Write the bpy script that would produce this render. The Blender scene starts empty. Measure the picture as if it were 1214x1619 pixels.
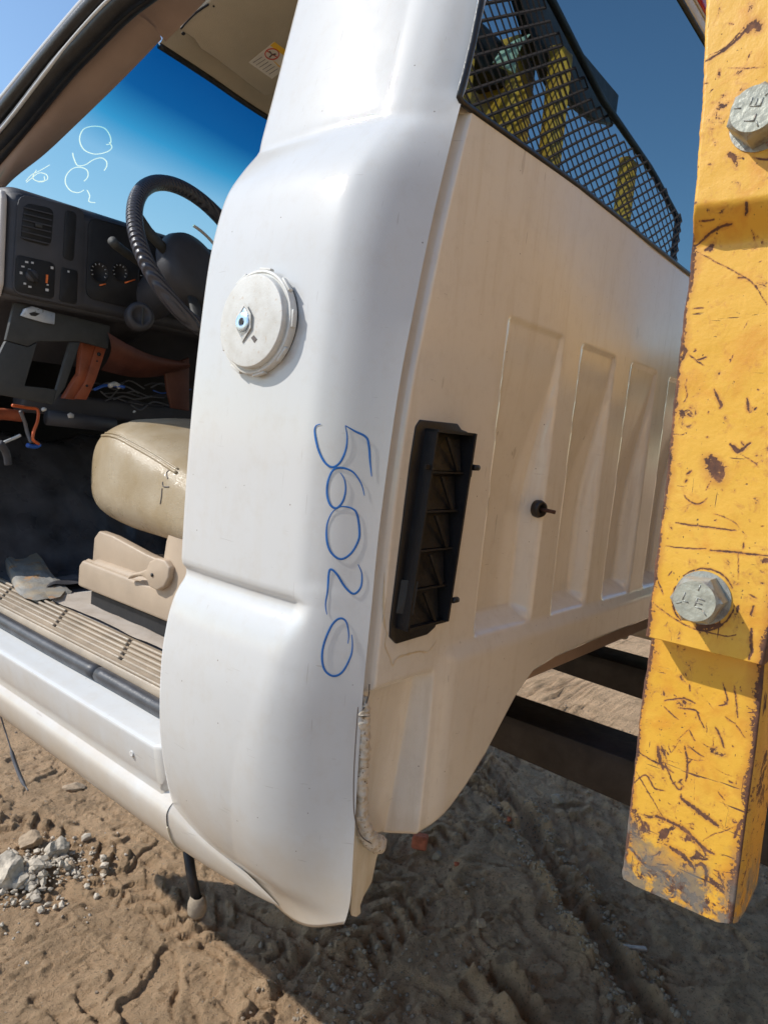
import bpy, bmesh, math, random
import numpy as np
from mathutils import Vector, Matrix, noise
from mathutils.bvhtree import BVHTree

random.seed(7)
rng = np.random.default_rng(7)
R = math.radians
SC = bpy.context.scene
COL = SC.collection

# ------------------------------------------------------------------ camera, sky, sun, exposure
# Frame of the place: X = to the right of the truck cab, Y = towards its front, Z = up.
# Eye level is Z = 0, the ground lies GH below it.
GH = -1.5
F, CX, CY = 1119.0, 607.0, 809.5          # focal length and centre of the 1214 x 1619 picture
RX = Vector((922, -34, 1119)).normalized()             # the place's axes seen from the camera (x right, y down, z in)
UPV = -(RX.cross(Vector((-1367, -245, 1119)))).normalized()
if UPV.y > 0: UPV = -UPV
FY = UPV.cross(RX) if UPV.cross(RX).z > 0 else RX.cross(UPV)
FY.normalize()
cam_d = bpy.data.cameras.new('camera')
cam = bpy.data.objects.new('camera', cam_d); COL.objects.link(cam)
cam_d.sensor_fit = 'VERTICAL'; cam_d.sensor_height = 36.0
cam_d.lens = 36.0 * F / 1619.0
cam_d.clip_start = 0.02; cam_d.clip_end = 600
def c2w(v):                                # camera frame vector -> place
    return Vector((v.dot(RX), v.dot(FY), v.dot(UPV)))
cxw, cyw, czw = c2w(Vector((1, 0, 0))), c2w(Vector((0, -1, 0))), c2w(Vector((0, 0, -1)))
cam.matrix_world = Matrix(((cxw.x, cyw.x, czw.x, 0), (cxw.y, cyw.y, czw.y, 0), (cxw.z, cyw.z, czw.z, 0), (0, 0, 0, 1)))
cam_d.dof.use_dof = True; cam_d.dof.focus_distance = 0.80; cam_d.dof.aperture_fstop = 22.0
SC.camera = cam

SUN = Vector((-0.505, 0.555, 0.660)).normalized()
elev = math.asin(SUN.z); azim = math.atan2(SUN.x, SUN.y)
world = bpy.data.worlds.new("World"); SC.world = world; world.use_nodes = True
wn = world.node_tree.nodes; wl = world.node_tree.links
sky = wn.new('ShaderNodeTexSky'); sky.sky_type = 'NISHITA'; sky.sun_disc = False
sky.sun_elevation = elev; sky.sun_rotation = azim
sky.air_density = 1.35; sky.dust_density = 0.5; sky.ozone_density = 5.0
bg = wn['Background']; bg.inputs[1].default_value = 0.13
wl.new(sky.outputs[0], bg.inputs[0])
sd = bpy.data.lights.new('sun', 'SUN'); sd.energy = 3.45; sd.angle = R(0.5); sd.color = (1, 0.965, 0.90)
sun = bpy.data.objects.new('sun', sd); COL.objects.link(sun)
sun.rotation_euler = SUN.to_track_quat('Z', 'Y').to_euler()
SC.view_settings.view_transform = 'Standard'; SC.view_settings.look = 'None'
SC.view_settings.exposure = 0.35; SC.view_settings.gamma = 1.0
SC.view_settings.use_curve_mapping = False
SC.cycles.max_bounces = 10; SC.cycles.transparent_max_bounces = 12

# ------------------------------------------------------------------ helpers
def ray(px, py):
    return c2w(Vector((px - CX, py - CY, F)))
def P(px, py, X=None, Y=None, Z=None):      # the point of a plane of the place sighted at a spot of the photograph
    d = ray(px, py)
    t = X / d.x if X is not None else (Y / d.y if Y is not None else Z / d.z)
    return d * t

def tag(o, label=None, cat=None, group=None, kind=None):
    if label: o['label'] = label
    if cat: o['category'] = cat
    if group: o['group'] = group
    if kind: o['kind'] = kind
    return o
def thing(name, loc, label, cat, group=None):
    o = bpy.data.objects.new(name, None); COL.objects.link(o)
    o.location = loc; o.empty_display_size = 0.1
    return tag(o, label, cat, group)
def link(o, parent=None):
    COL.objects.link(o)
    if parent is not None:
        o.parent = parent
        w = Vector(parent.location) if parent.parent is None else Vector((0, 0, 0))
        o.matrix_parent_inverse = Matrix.Translation(-w)
    return o
def obj(name, vf, mat, parent=None, smooth=True, auto=None):
    v, f = vf
    me = bpy.data.meshes.new(name); me.from_pydata([tuple(p) for p in v], [], f)
    me.validate(); me.update()
    bm = bmesh.new(); bm.from_mesh(me); bmesh.ops.recalc_face_normals(bm, faces=bm.faces)
    if auto:
        for e in bm.edges:
            if len(e.link_faces) == 2 and e.calc_face_angle(0) > R(auto): e.smooth = False
    bm.to_mesh(me); bm.free()
    if smooth:
        for p in me.polygons: p.use_smooth = True
    me.materials.append(mat)
    return link(bpy.data.objects.new(name, me), parent)
def box(x0, x1, y0, y1, z0, z1, b=0.0, seg=2):
    bm = bmesh.new(); bmesh.ops.create_cube(bm, size=1)
    for v in bm.verts:
        v.co = Vector(((x0 + x1) / 2 + v.co.x * (x1 - x0), (y0 + y1) / 2 + v.co.y * (y1 - y0), (z0 + z1) / 2 + v.co.z * (z1 - z0)))
    if b > 0: bmesh.ops.bevel(bm, geom=bm.edges[:], offset=b, segments=seg, profile=0.5, affect='EDGES')
    r = bm_vf(bm); bm.free(); return r
def bm_vf(bm):
    bm.verts.index_update(); bm.verts.ensure_lookup_table()
    return [v.co.copy() for v in bm.verts], [[v.index for v in f.verts] for f in bm.faces]
def join(*vfs):
    V, Fc = [], []
    for v, f in vfs:
        n = len(V); V += list(v); Fc += [[i + n for i in q] for q in f]
    return V, Fc
def xform(vf, M): return [M @ Vector(p) for p in vf[0]], vf[1]
def grid(fn, nu, nv):
    V = [fn(i / nu, j / nv) for j in range(nv + 1) for i in range(nu + 1)]
    Fc = [(j * (nu + 1) + i, j * (nu + 1) + i + 1, (j + 1) * (nu + 1) + i + 1, (j + 1) * (nu + 1) + i) for j in range(nv) for i in range(nu)]
    return V, Fc
def catmull(pts, n=8):
    pts = [Vector(p) for p in pts]
    if len(pts) < 3: return [pts[0].lerp(pts[-1], i / n) for i in range(n + 1)]
    out = []
    for i in range(len(pts) - 1):
        p0 = pts[max(i - 1, 0)]; p1 = pts[i]; p2 = pts[i + 1]; p3 = pts[min(i + 2, len(pts) - 1)]
        for k in range(n):
            t = k / n
            out.append(0.5 * ((2 * p1) + (p2 - p0) * t + (2 * p0 - 5 * p1 + 4 * p2 - p3) * t * t + (3 * p1 - p0 - 3 * p2 + p3) * t ** 3))
    out.append(pts[-1]); return out
def tube(pts, r, seg=10, caps=True, flat=1.0, ref=Vector((0, 0, 1))):
    n = len(pts); V = []; Fc = []
    for i, p in enumerate(pts):
        a = pts[max(i - 1, 0)]; b = pts[min(i + 1, n - 1)]
        t = (b - a).normalized()
        s = t.cross(ref)
        if s.length < 1e-4: s = t.cross(Vector((1, 0, 0)))
        s.normalize(); u = s.cross(t)
        rr = r(i / (n - 1)) if callable(r) else r
        for k in range(seg):
            an = 2 * math.pi * k / seg
            V.append(p + s * math.cos(an) * rr + u * math.sin(an) * rr * flat)
    for i in range(n - 1):
        for k in range(seg):
            Fc.append((i * seg + k, i * seg + (k + 1) % seg, (i + 1) * seg + (k + 1) % seg, (i + 1) * seg + k))
    if caps:
        Fc.append(tuple(range(seg - 1, -1, -1))); Fc.append(tuple(range((n - 1) * seg, n * seg)))
    return V, Fc
def sweep(profile, ys, closed=False):      # profile of (x, z) pushed along Y
    n = len(profile); V = [Vector((x, y, z)) for y in ys for x, z in profile]; Fc = []
    m = n if closed else n - 1
    for j in range(len(ys) - 1):
        for i in range(m):
            k = (i + 1) % n
            Fc.append((j * n + i, j * n + k, (j + 1) * n + k, (j + 1) * n + i))
    return V, Fc
def prism(poly, d, b=0.0, seg=2):            # planar polygon (3D points) given thickness d (vector)
    bm = bmesh.new(); d = Vector(d)
    vs = [bm.verts.new(Vector(p)) for p in poly]; f = bm.faces.new(vs)
    g = bmesh.ops.extrude_face_region(bm, geom=[f])
    for e in g['geom']:
        if isinstance(e, bmesh.types.BMVert): e.co += d
    bmesh.ops.recalc_face_normals(bm, faces=bm.faces)
    if b > 0: bmesh.ops.bevel(bm, geom=bm.edges[:], offset=b, segments=seg, profile=0.5, affect='EDGES')
    r = bm_vf(bm); bm.free(); return r
def lathe(c, axis, prof, seg=40, up=Vector((0, 0, 1))):    # prof: (radius, height along axis)
    axis = Vector(axis).normalized(); s = axis.cross(up).normalized(); u = s.cross(axis)
    V, Fc = [], []
    for r, h in prof:
        for k in range(seg):
            a = 2 * math.pi * k / seg
            V.append(Vector(c) + axis * h + (s * math.cos(a) + u * math.sin(a)) * r)
    for j in range(len(prof) - 1):
        for k in range(seg):
            Fc.append((j * seg + k, j * seg + (k + 1) % seg, (j + 1) * seg + (k + 1) % seg, (j + 1) * seg + k))
    Fc.append(tuple(range((len(prof) - 1) * seg, len(prof) * seg)))
    return V, Fc
def ss(a, b, x):
    t = min(1, max(0, (x - a) / (b - a))) if a != b else float(x > a)
    return t * t * (3 - 2 * t)
def interp(x, xs, ys): return float(np.interp(x, xs, ys))
def smooth_table(pts, n=80):                # (z, value) knots -> smooth lookup
    pts = sorted(pts); c = catmull([(a, b, 0) for a, b in pts], 12)
    xs__ = np.maximum.accumulate(np.array([p.x for p in c]) + np.arange(len(c)) * 1e-9)
    return xs__, np.array([p.y for p in c])

# ------------------------------------------------------------------ materials
class NT:
    def __init__(s, name):
        s.m = bpy.data.materials.new(name); s.m.use_nodes = True
        s.n = s.m.node_tree.nodes; s.l = s.m.node_tree.links; s.b = s.n['Principled BSDF']
    def __call__(s, t, ins=None, **kw):
        nd = s.n.new('ShaderNode' + t)
        for k, v in kw.items(): setattr(nd, k, v)
        for k, v in (ins or {}).items():
            i = nd.inputs[k]
            if isinstance(v, bpy.types.NodeSocket): s.l.new(v, i)
            else: i.default_value = v
        return nd
    def set(s, **kw):
        for k, v in kw.items():
            k = k.replace('_', ' ')
            i = s.b.inputs[k]
            if isinstance(v, bpy.types.NodeSocket): s.l.new(v, i)
            else: i.default_value = v
        return s
    def co(s):
        return s('NewGeometry').outputs['Position'] if False else s('TexCoord').outputs['Object']
    def noise(s, scale, detail=4, rough=0.5, vec=None, dist=0.0):
        return s('TexNoise', {'Vector': vec or s.co(), 'Scale': scale, 'Detail': detail, 'Roughness': rough, 'Distortion': dist}).outputs['Fac']
    def ramp(s, fac, *stops, interp='LINEAR'):
        r = s('ValToRGB', {'Fac': fac}); cr = r.color_ramp; cr.interpolation = interp
        while len(cr.elements) < len(stops): cr.elements.new(0.5)
        for e, (p, c) in zip(cr.elements, stops):
            e.position = p; e.color = (c, c, c, 1) if not isinstance(c, tuple) else (*c[:3], 1)
        return r.outputs[0]
    def mix(s, f, a, b):
        nd = s.n.new('ShaderNodeMix'); nd.data_type = 'RGBA'
        for i, v in ((0, f), (6, a), (7, b)):
            if isinstance(v, bpy.types.NodeSocket): s.l.new(v, nd.inputs[i])
            else: nd.inputs[i].default_value = v if i == 0 else (*v[:3], 1)
        return nd.outputs[2]
    def math(s, op, a, b=0.0, c=None):
        ins = {0: a, 1: b}
        if c is not None: ins[2] = c
        return s('Math', ins, operation=op).outputs[0]
    def bump(s, h, strength=0.3, dist=0.01, normal=None):
        ins = {'Height': h, 'Strength': strength, 'Distance': dist}
        if normal: ins['Normal'] = normal
        o = s('Bump', ins).outputs[0]; return o
    def stretch(s, sx, sy, sz, rot=(0, 0, 0)):
        return s('Mapping', {'Vector': s.co(), 'Scale': (sx, sy, sz), 'Rotation': rot}).outputs[0]

def simple(name, col, rough=0.5, metal=0.0, spec=0.5, var=0.15, scale=30, bump=0.0, bscale=200, coat=0.0):
    t = NT(name)
    n = t.noise(scale, 4, 0.6)
    dark = tuple(c * (1 - var) for c in col); lite = tuple(min(1, c * (1 + var)) for c in col)
    t.set(Base_Color=t.ramp(n, (0.3, dark), (0.7, lite)), Metallic=metal)
    t.set(Roughness=t.ramp(t.noise(scale * 1.7, 3), (0.3, max(0.02, rough - 0.07)), (0.7, min(1, rough + 0.07))))
    t.b.inputs['Specular IOR Level'].default_value = spec
    if coat: t.b.inputs['Coat Weight'].default_value = coat; t.b.inputs['Coat Roughness'].default_value = 0.08
    if bump: t.set(Normal=t.bump(t.noise(bscale, 3), bump, 0.002))
    return t.m

def white_paint(name, stain=0.25, tint=(1, 1, 1), gloss=(0.03, 0.065)):
    t = NT(name)
    sep = t('SeparateXYZ', {0: t.co()})
    z = sep.outputs[2]
    base = t.mix(t.ramp(t.noise(3.0, 3), (0.35, 0.0), (0.7, 1.0)), tuple(c_ * k_ for c_, k_ in zip((0.615, 0.613, 0.602), tint)), tuple(c_ * k_ for c_, k_ in zip((0.585, 0.577, 0.556), tint)))
    # old dust film and yellowed streaks running down
    st = t.noise(9.0, 6, 0.65, t.stretch(5, 5, 0.5))
    base = t.mix(t.math('MULTIPLY', t.ramp(st, (0.52, 0.0), (0.75, 1.0)), stain), base, (0.54, 0.45, 0.32))
    low = t.math('MULTIPLY', t.ramp(t.math('MULTIPLY_ADD', z, -1.0, t.math('MULTIPLY', t.noise(14, 5, 0.6), 0.16)), (0.55, 0.0), (0.70, 1.0)), 0.62)
    base = t.mix(low, base, (0.50, 0.37, 0.22))
    # chips and specks
    vo = t('TexVoronoi', {'Vector': t.co(), 'Scale': 48.0, 'Randomness': 1.0})
    vr = t('TexVoronoi', {'Vector': t.co(), 'Scale': 48.0, 'Randomness': 1.0})
    gate = t.ramp(t('SeparateColor', {0: vr.outputs['Color']}).outputs[0], (0.70, 0.0), (0.71, 1.0))
    spk = t.math('MULTIPLY', t.ramp(vo.outputs['Distance'], (0.030, 1.0), (0.055, 0.0)), gate)
    base = t.mix(t.math('MULTIPLY', spk, 0.8), base, (0.12, 0.075, 0.05))
    s1 = t.noise(70, 2, 0.5, t.stretch(1, 4, 0.18, (R(12), R(4), 0)), 0.1); s2 = t.noise(60, 2, 0.5, t.stretch(1, 0.25, 5, (R(-20), 0, 0)), 0.1)
    scr = t.math('MAXIMUM', t.ramp(s1, (0.735, 0.0), (0.75, 1.0)), t.ramp(s2, (0.745, 0.0), (0.76, 1.0)))
    base = t.mix(t.math('MULTIPLY', scr, 0.35), base, (0.33, 0.29, 0.25))
    dust = t.math('MULTIPLY', t.ramp(t.noise(38, 7, 0.75), (0.5, 0.0), (0.8, 1.0)), 0.30)
    base = t.mix(dust, base, (0.50, 0.44, 0.36))
    t.set(Base_Color=base)
    t.set(Roughness=t.ramp(t.noise(25, 5, 0.6), (0.3, 0.30), (0.7, 0.46)))
    sc = t.noise(60.0, 4, 0.7, t.stretch(1, 1, 1))
    t.set(Coat_Weight=0.8, Coat_Roughness=t.ramp(sc, (0.3, gloss[0]), (0.75, gloss[1])))
    t.b.inputs['Specular IOR Level'].default_value = 0.04
    fine = t.math('MULTIPLY', t.noise(900, 2, 0.6), 0.25)
    peel = t.math('ADD', t.math('MULTIPLY', t.noise(140, 2, 0.5), 0.35), fine)
    n2 = t.bump(peel, 0.10, 0.001)
    t.set(Normal=n2)
    sw_ = t('TexVoronoi', {'Vector': t.co(), 'Scale': 420.0}).outputs['Distance']
    t.l.new(t.bump(t.math('ADD', t.math('ADD', t.math('MULTIPLY', peel, 1.4), t.math('MULTIPLY', sw_, 0.35)), t.noise(9, 2, 0.5)), 0.085, 0.002), t.b.inputs['Coat Normal'])
    return t.m
M = {}
M['paint'] = white_paint('white_paint', 0.10)
M['paint_rear_bounce'] = white_paint('white_paint_rear_bounce', 0.35, (1.26, 1.20, 1.11), (0.015, 0.05))  # same white paint, brightened and warmed to carry bounce light in its colour
M['paint_rear_bounce'].node_tree.nodes['Principled BSDF'].inputs['Coat IOR'].default_value = 1.7
M['paint_rear_bounce'].node_tree.nodes['Principled BSDF'].inputs['Coat Weight'].default_value = 1.0
M['black_plastic'] = simple('black_plastic', (0.009, 0.009, 0.011), 0.45, var=0.3, bump=0.2, bscale=400)
M['rubber'] = simple('black_rubber', (0.014, 0.014, 0.015), 0.38, var=0.4, scale=60, bump=0.25, bscale=250)
M['seal'] = simple('sill_rubber', (0.05, 0.05, 0.055), 0.42, var=0.35, scale=25, bump=0.2, bscale=200)
M['beige_plastic'] = simple('beige_plastic', (0.44, 0.34, 0.245), 0.5, var=0.12, scale=9, bump=0.25, bscale=700)
M['scuff'] = simple('scuff_plate_beige', (0.36, 0.285, 0.205), 0.42, var=0.2, scale=14, bump=0.3, bscale=500)
M['beige_trim'] = simple('brown_beige_trim', (0.36, 0.255, 0.20), 0.7, var=0.12, scale=8, bump=0.4, bscale=500)
M['headliner'] = simple('headliner_cloth', (0.50, 0.43, 0.32), 0.9, var=0.12, scale=6, bump=0.5, bscale=600)
M['dash'] = simple('charcoal_plastic', (0.048, 0.048, 0.056), 0.55, var=0.2, scale=12, bump=0.3, bscale=600)
M['dash_dark'] = simple('black_recess', (0.012, 0.012, 0.014), 0.6, var=0.3)
M['dash_grey'] = simple('grey_lower_panel', (0.042, 0.043, 0.042), 0.65, var=0.15, bump=0.3, bscale=500)
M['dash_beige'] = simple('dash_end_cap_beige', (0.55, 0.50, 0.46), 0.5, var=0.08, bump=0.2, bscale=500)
M['orange'] = simple('primer_orange_steel', (0.30, 0.075, 0.03), 0.5, var=0.35, scale=18, bump=0.2)
M['copper'] = simple('brown_orange_duct', (0.11, 0.038, 0.024), 0.5, var=0.4, scale=14, bump=0.3)
M['pale_steel'] = simple('pale_zinc_steel', (0.50, 0.56, 0.66), 0.32, metal=0.5, var=0.15, scale=40)
M['zinc'] = simple('blue_zinc_bolt', (0.62, 0.74, 0.86), 0.28, metal=0.85, var=0.12, scale=150, bump=0.1)
M['dark_steel'] = simple('fork_steel', (0.030, 0.027, 0.027), 0.5, metal=0.25, var=0.4, scale=18, bump=0.4, bscale=120)
M['rust'] = simple('brown_rust', (0.075, 0.036, 0.025), 0.85, var=0.55, scale=260, bump=0.6, bscale=700)
M['bolt'] = None
M['white_print'] = simple('white_print', (0.6, 0.6, 0.6), 0.6, var=0.1)
M['wire_blue'] = simple('blue_wire', (0.03, 0.12, 0.5), 0.4)
M['wire_orange'] = simple('orange_wire', (0.6, 0.12, 0.03), 0.4)
M['wire_grey'] = simple('grey_wire', (0.12, 0.12, 0.13), 0.4)
M['wire_white'] = simple('white_plug', (0.65, 0.65, 0.62), 0.4)
M['dark_floor'] = simple('dark_floor_mat', (0.085, 0.082, 0.088), 0.30, var=0.5, scale=10, bump=0.8, bscale=35)
M['marker_white'] = simple('white_marker', (0.95, 0.92, 0.8), 0.6, var=0.05)
M['marker_blue'] = simple('blue_marker', (0.012, 0.13, 0.42), 0.4, var=0.25, scale=60)
M['red_lens'] = simple('red_lens', (0.50, 0.012, 0.02), 0.1, var=0.1, coat=1.0)
M['label_white'] = simple('label_paper', (0.75, 0.70, 0.62), 0.6, var=0.05)
M['label_yellow'] = simple('label_yellow', (0.85, 0.50, 0.04), 0.6, var=0.05)
M['label_red'] = simple('label_red', (0.6, 0.08, 0.05), 0.6, var=0.05)
M['label_dark'] = simple('label_dark', (0.12, 0.10, 0.09), 0.6, var=0.05)
M['amber'] = simple('amber_needle', (0.8, 0.18, 0.04), 0.5, var=0.1)

t = NT('old_plug_plastic')
c = t.mix(t.ramp(t.noise(40, 5, 0.6), (0.4, 0.0), (0.75, 1.0)), (0.66, 0.65, 0.61), (0.54, 0.51, 0.45))
ed = t('TexNoise', {'Vector': t.co(), 'Scale': 220.0, 'Detail': 3.0}).outputs['Fac']
t.set(Base_Color=t.mix(t.math('MULTIPLY', t.ramp(ed, (0.62, 0.0), (0.72, 1.0)), 0.35), c, (0.45, 0.30, 0.16)), Roughness=0.5)
t.set(Normal=t.bump(t.noise(350, 4, 0.6), 0.25, 0.001)); M['plug'] = t.m

t = NT('cream_leather')
c = t.mix(t.ramp(t.noise(9, 5, 0.6), (0.35, 0.0), (0.7, 1.0)), (0.44, 0.36, 0.25), (0.33, 0.24, 0.13))
t.set(Base_Color=c, Roughness=t.ramp(t.noise(20, 4), (0.3, 0.24), (0.7, 0.42)))
v = t('TexVoronoi', {'Vector': t.co(), 'Scale': 420.0}, feature='DISTANCE_TO_EDGE').outputs['Distance']
t.set(Normal=t.bump(t.math('ADD', t.math('MULTIPLY', v, 0.5), t.noise(22, 3, 0.5, dist=0.8)), 0.35, 0.004)); M['leather'] = t.m

t = NT('worn_carpet_beige')
c = t.mix(t.ramp(t.noise(12, 6, 0.65), (0.4, 0.0), (0.7, 1.0)), (0.50, 0.43, 0.36), (0.36, 0.29, 0.22))
t.set(Base_Color=c, Roughness=0.9, Normal=t.bump(t.noise(300, 4, 0.7), 0.6, 0.003)); M['carpet'] = t.m
t = NT('torn_flap')
c = t.mix(t.ramp(t.noise(14, 5, 0.6), (0.45, 0.0), (0.65, 1.0)), (0.24, 0.23, 0.21), (0.34, 0.27, 0.18))
c = t.mix(t.ramp(t.noise(22, 4, 0.6), (0.60, 0.0), (0.68, 1.0)), c, (0.40, 0.22, 0.10))
t.set(Base_Color=c, Roughness=0.6, Normal=t.bump(t.noise(45, 5, 0.6), 0.5, 0.006)); M['flap'] = t.m

t = NT('steering_wheel_cover')
w = t('TexWave', {'Vector': t.co(), 'Scale': 46.0, 'Distortion': 0.6}, bands_direction='DIAGONAL').outputs['Fac']
t.set(Base_Color=(0.055, 0.055, 0.068, 1), Roughness=0.38, Normal=t.bump(w, 0.7, 0.004)); M['wheel_cover'] = t.m

# sealant bead brushed over with paint, pitted brown
t = NT('seam_sealant')
c = t.mix(t.ramp(t.noise(75, 5, 0.7), (0.50, 0.0), (0.62, 1.0)), (0.62, 0.55, 0.45), (0.46, 0.37, 0.26))
c = t.mix(t.ramp(t.noise(190, 3, 0.6), (0.62, 0.0), (0.68, 1.0)), c, (0.16, 0.10, 0.05))
t.set(Base_Color=c, Roughness=0.65, Normal=t.bump(t.noise(160, 4, 0.65), 0.45, 0.003)); M['sealant'] = t.m
t = NT('dirty_gutter_paint')
c = t.mix(t.ramp(t.noise(16, 5, 0.6, t.stretch(3, 3, 0.6)), (0.35, 0.0), (0.7, 1.0)), (0.72, 0.64, 0.50), (0.58, 0.47, 0.30))
t.set(Base_Color=c, Roughness=0.45, Normal=t.bump(t.noise(120, 4, 0.6), 0.3, 0.002)); M['gutter'] = t.m

# yellow machine paint: chipped, scratched, rusted
def yellow(name, wear, marked=1.0):
    t = NT(name)
    c = t.mix(t.ramp(t.noise(10, 4, 0.5), (0.35, 0.0), (0.7, 1.0)), (0.70, 0.375, 0.036), (0.74, 0.42, 0.060))
    c = t.mix(t.math('MULTIPLY', t.ramp(t.noise(24, 5, 0.65, dist=0.6), (0.50, 0.0), (0.72, 1.0)), 0.8), c, (0.62, 0.24, 0.025))
    sep = t('SeparateXYZ', {0: t.co()})
    lowz = t.ramp(t.math('MULTIPLY', sep.outputs[2], -1.0), (0.10, 0.0), (0.33, 1.0))
    # chips
    n = t.noise(95, 8, 0.68, dist=0.4)
    big = t.noise(17, 3, 0.5)
    v = t.math('ADD', n, t.math('MULTIPLY', t.math('SUBTRACT', big, 0.5), 0.45))
    v = t.math('ADD', v, t.math('MULTIPLY', lowz, 0.115 * wear))
    chip = t.ramp(v, (0.675 - 0.02 * wear, 0.0), (0.685 - 0.02 * wear, 1.0))
    # fine pits
    pit = t.ramp(t.math('ADD', t.noise(260, 3, 0.6), t.math('MULTIPLY', t.noise(14, 3, 0.5), 0.16)), (0.765, 0.0), (0.785, 1.0))
    # scratches in two directions
    s1 = t.noise(55, 3, 0.6, t.stretch(1, 5, 0.30, (R(25), 0, 0)), 0.15)
    s2 = t.noise(48, 3, 0.6, t.stretch(1, 0.35, 5, (R(-33), 0, 0)), 0.2)
    sc = t.math('MAXIMUM', t.ramp(s1, (0.700, 0.0), (0.715, 1.0)), t.ramp(s2, (0.695, 0.0), (0.71, 1.0)))
    at = t('Attribute', attribute_name='wear').outputs['Fac']
    wv_ = t.math('ADD', at, t.math('MULTIPLY', t.math('SUBTRACT', t.noise(420, 4, 0.7), 0.5), 2.2))
    mk = t.math('MULTIPLY', t.ramp(wv_, (0.30, 0.0), (0.42, 1.0)), marked)
    allm = t.math('MAXIMUM', t.math('MAXIMUM', t.math('MAXIMUM', chip, pit), sc), mk)
    rustc = t.ramp(t.noise(90, 5, 0.7), (0.3, (0.055, 0.028, 0.022)), (0.55, (0.13, 0.055, 0.03)), (0.75, (0.28, 0.12, 0.05)))
    halo = t.math('MULTIPLY', t.ramp(v, (0.56, 0.0), (0.665, 1.0)), 0.75)
    c = t.mix(halo, c, (0.52, 0.22, 0.04))
    hl_ = t.ramp(t.math('MULTIPLY', t.math('ADD', t.math('ADD', at, 2.2), t.math('MULTIPLY', t.noise(60, 4, 0.7), 1.6)), 0.25), (0.52, 0.0), (0.90, 0.85))
    c = t.mix(t.math('MULTIPLY', hl_, marked), c, (0.50, 0.20, 0.03))
    c = t.mix(allm, c, rustc)
    # greasy grey smear where the tip has been dragged
    gz = t.math('MULTIPLY', t.ramp(t.math('ADD', t.math('MULTIPLY', sep.outputs[2], -1.0), t.math('MULTIPLY', t.noise(30, 5, 0.65), 0.12)), (0.345, 0.0), (0.375, 1.0)), t.ramp(t.noise(45, 6, 0.7), (0.42, 0.0), (0.50, 1.0)))
    c = t.mix(t.math('MULTIPLY', gz, 0.85 * wear), c, (0.15, 0.14, 0.12))
    t.set(Base_Color=c)
    t.set(Roughness=t.mix(allm, (0.46,) * 3, (0.85,) * 3))
    h = t.math('ADD', t.math('MULTIPLY', allm, -0.8), t.math('MULTIPLY', t.noise(170, 4, 0.6), 0.55))
    t.set(Normal=t.bump(h, 0.38, 0.0018))
    return t.m
M['yellow'] = yellow('chipped_yellow_paint', 1.0)
M['yellow_plain'] = yellow('yellow_paint', 0.35, 0.0)
t = NT('grey_bolt_steel')
c = t.mix(t.ramp(t.noise(95, 5, 0.65), (0.5, 0.0), (0.62, 1.0)), (0.36, 0.36, 0.32), (0.24, 0.22, 0.20))
c = t.mix(t.ramp(t.noise(130, 4, 0.6), (0.62, 0.0), (0.68, 1.0)), c, (0.30, 0.14, 0.08))
t.set(Base_Color=c, Roughness=0.45, Metallic=0.35, Normal=t.bump(t.noise(260, 5, 0.6), 0.4, 0.0015)); M['bolt'] = t.m
M['bolt_face'] = simple('bolt_grey_green_paint', (0.40, 0.40, 0.33), 0.45, metal=0.2, var=0.22, scale=140, bump=0.35, bscale=260)

def glass(name, tint, ior, shade=None):
    t = NT(name); t.n.remove(t.b)
    out = [n for n in t.n if n.type == 'OUTPUT_MATERIAL'][0]
    tr = t('BsdfTransparent', {'Color': (*tint, 1)})
    if shade: t.l.new(shade(t), tr.inputs['Color'])
    gl = t('BsdfGlossy', {'Color': (1, 1, 1, 1) if shade else (0.62, 0.88, 1.0, 1), 'Roughness': 0.0 if not shade else 0.03})
    bf = t('NewGeometry').outputs['Backfacing']
    io = t.math('ADD', ior, t.math('MULTIPLY', bf, 1.0 / ior - ior))
    fr = t('Fresnel', {'IOR': io})
    mx = t('MixShader', {0: fr.outputs[0], 1: tr.outputs[0], 2: gl.outputs[0]})
    t.l.new(mx.outputs[0], out.inputs[0]); return t.m
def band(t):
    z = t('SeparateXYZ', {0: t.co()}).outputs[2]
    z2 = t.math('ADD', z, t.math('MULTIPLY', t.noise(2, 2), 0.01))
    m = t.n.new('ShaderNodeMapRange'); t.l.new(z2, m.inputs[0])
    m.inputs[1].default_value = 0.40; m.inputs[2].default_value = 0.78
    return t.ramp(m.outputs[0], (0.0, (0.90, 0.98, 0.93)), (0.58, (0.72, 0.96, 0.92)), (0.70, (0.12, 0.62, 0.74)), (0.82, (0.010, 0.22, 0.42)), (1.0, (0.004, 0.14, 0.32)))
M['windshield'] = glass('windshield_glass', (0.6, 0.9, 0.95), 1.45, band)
t = NT('marker_on_glass'); out_ = [n for n in t.n if n.type == 'OUTPUT_MATERIAL'][0]; t.n.remove(t.b)
a_ = t('BsdfTranslucent', {'Color': (0.95, 0.92, 0.82, 1)}); b_ = t('BsdfDiffuse', {'Color': (0.95, 0.92, 0.82, 1)})
t.l.new(t('MixShader', {0: 0.35, 1: a_.outputs[0], 2: b_.outputs[0]}).outputs[0], out_.inputs[0]); M['marker_glass'] = t.m
M['rear_glass'] = glass('dark_tinted_glass', (0.04, 0.075, 0.10), 4.4)

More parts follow.
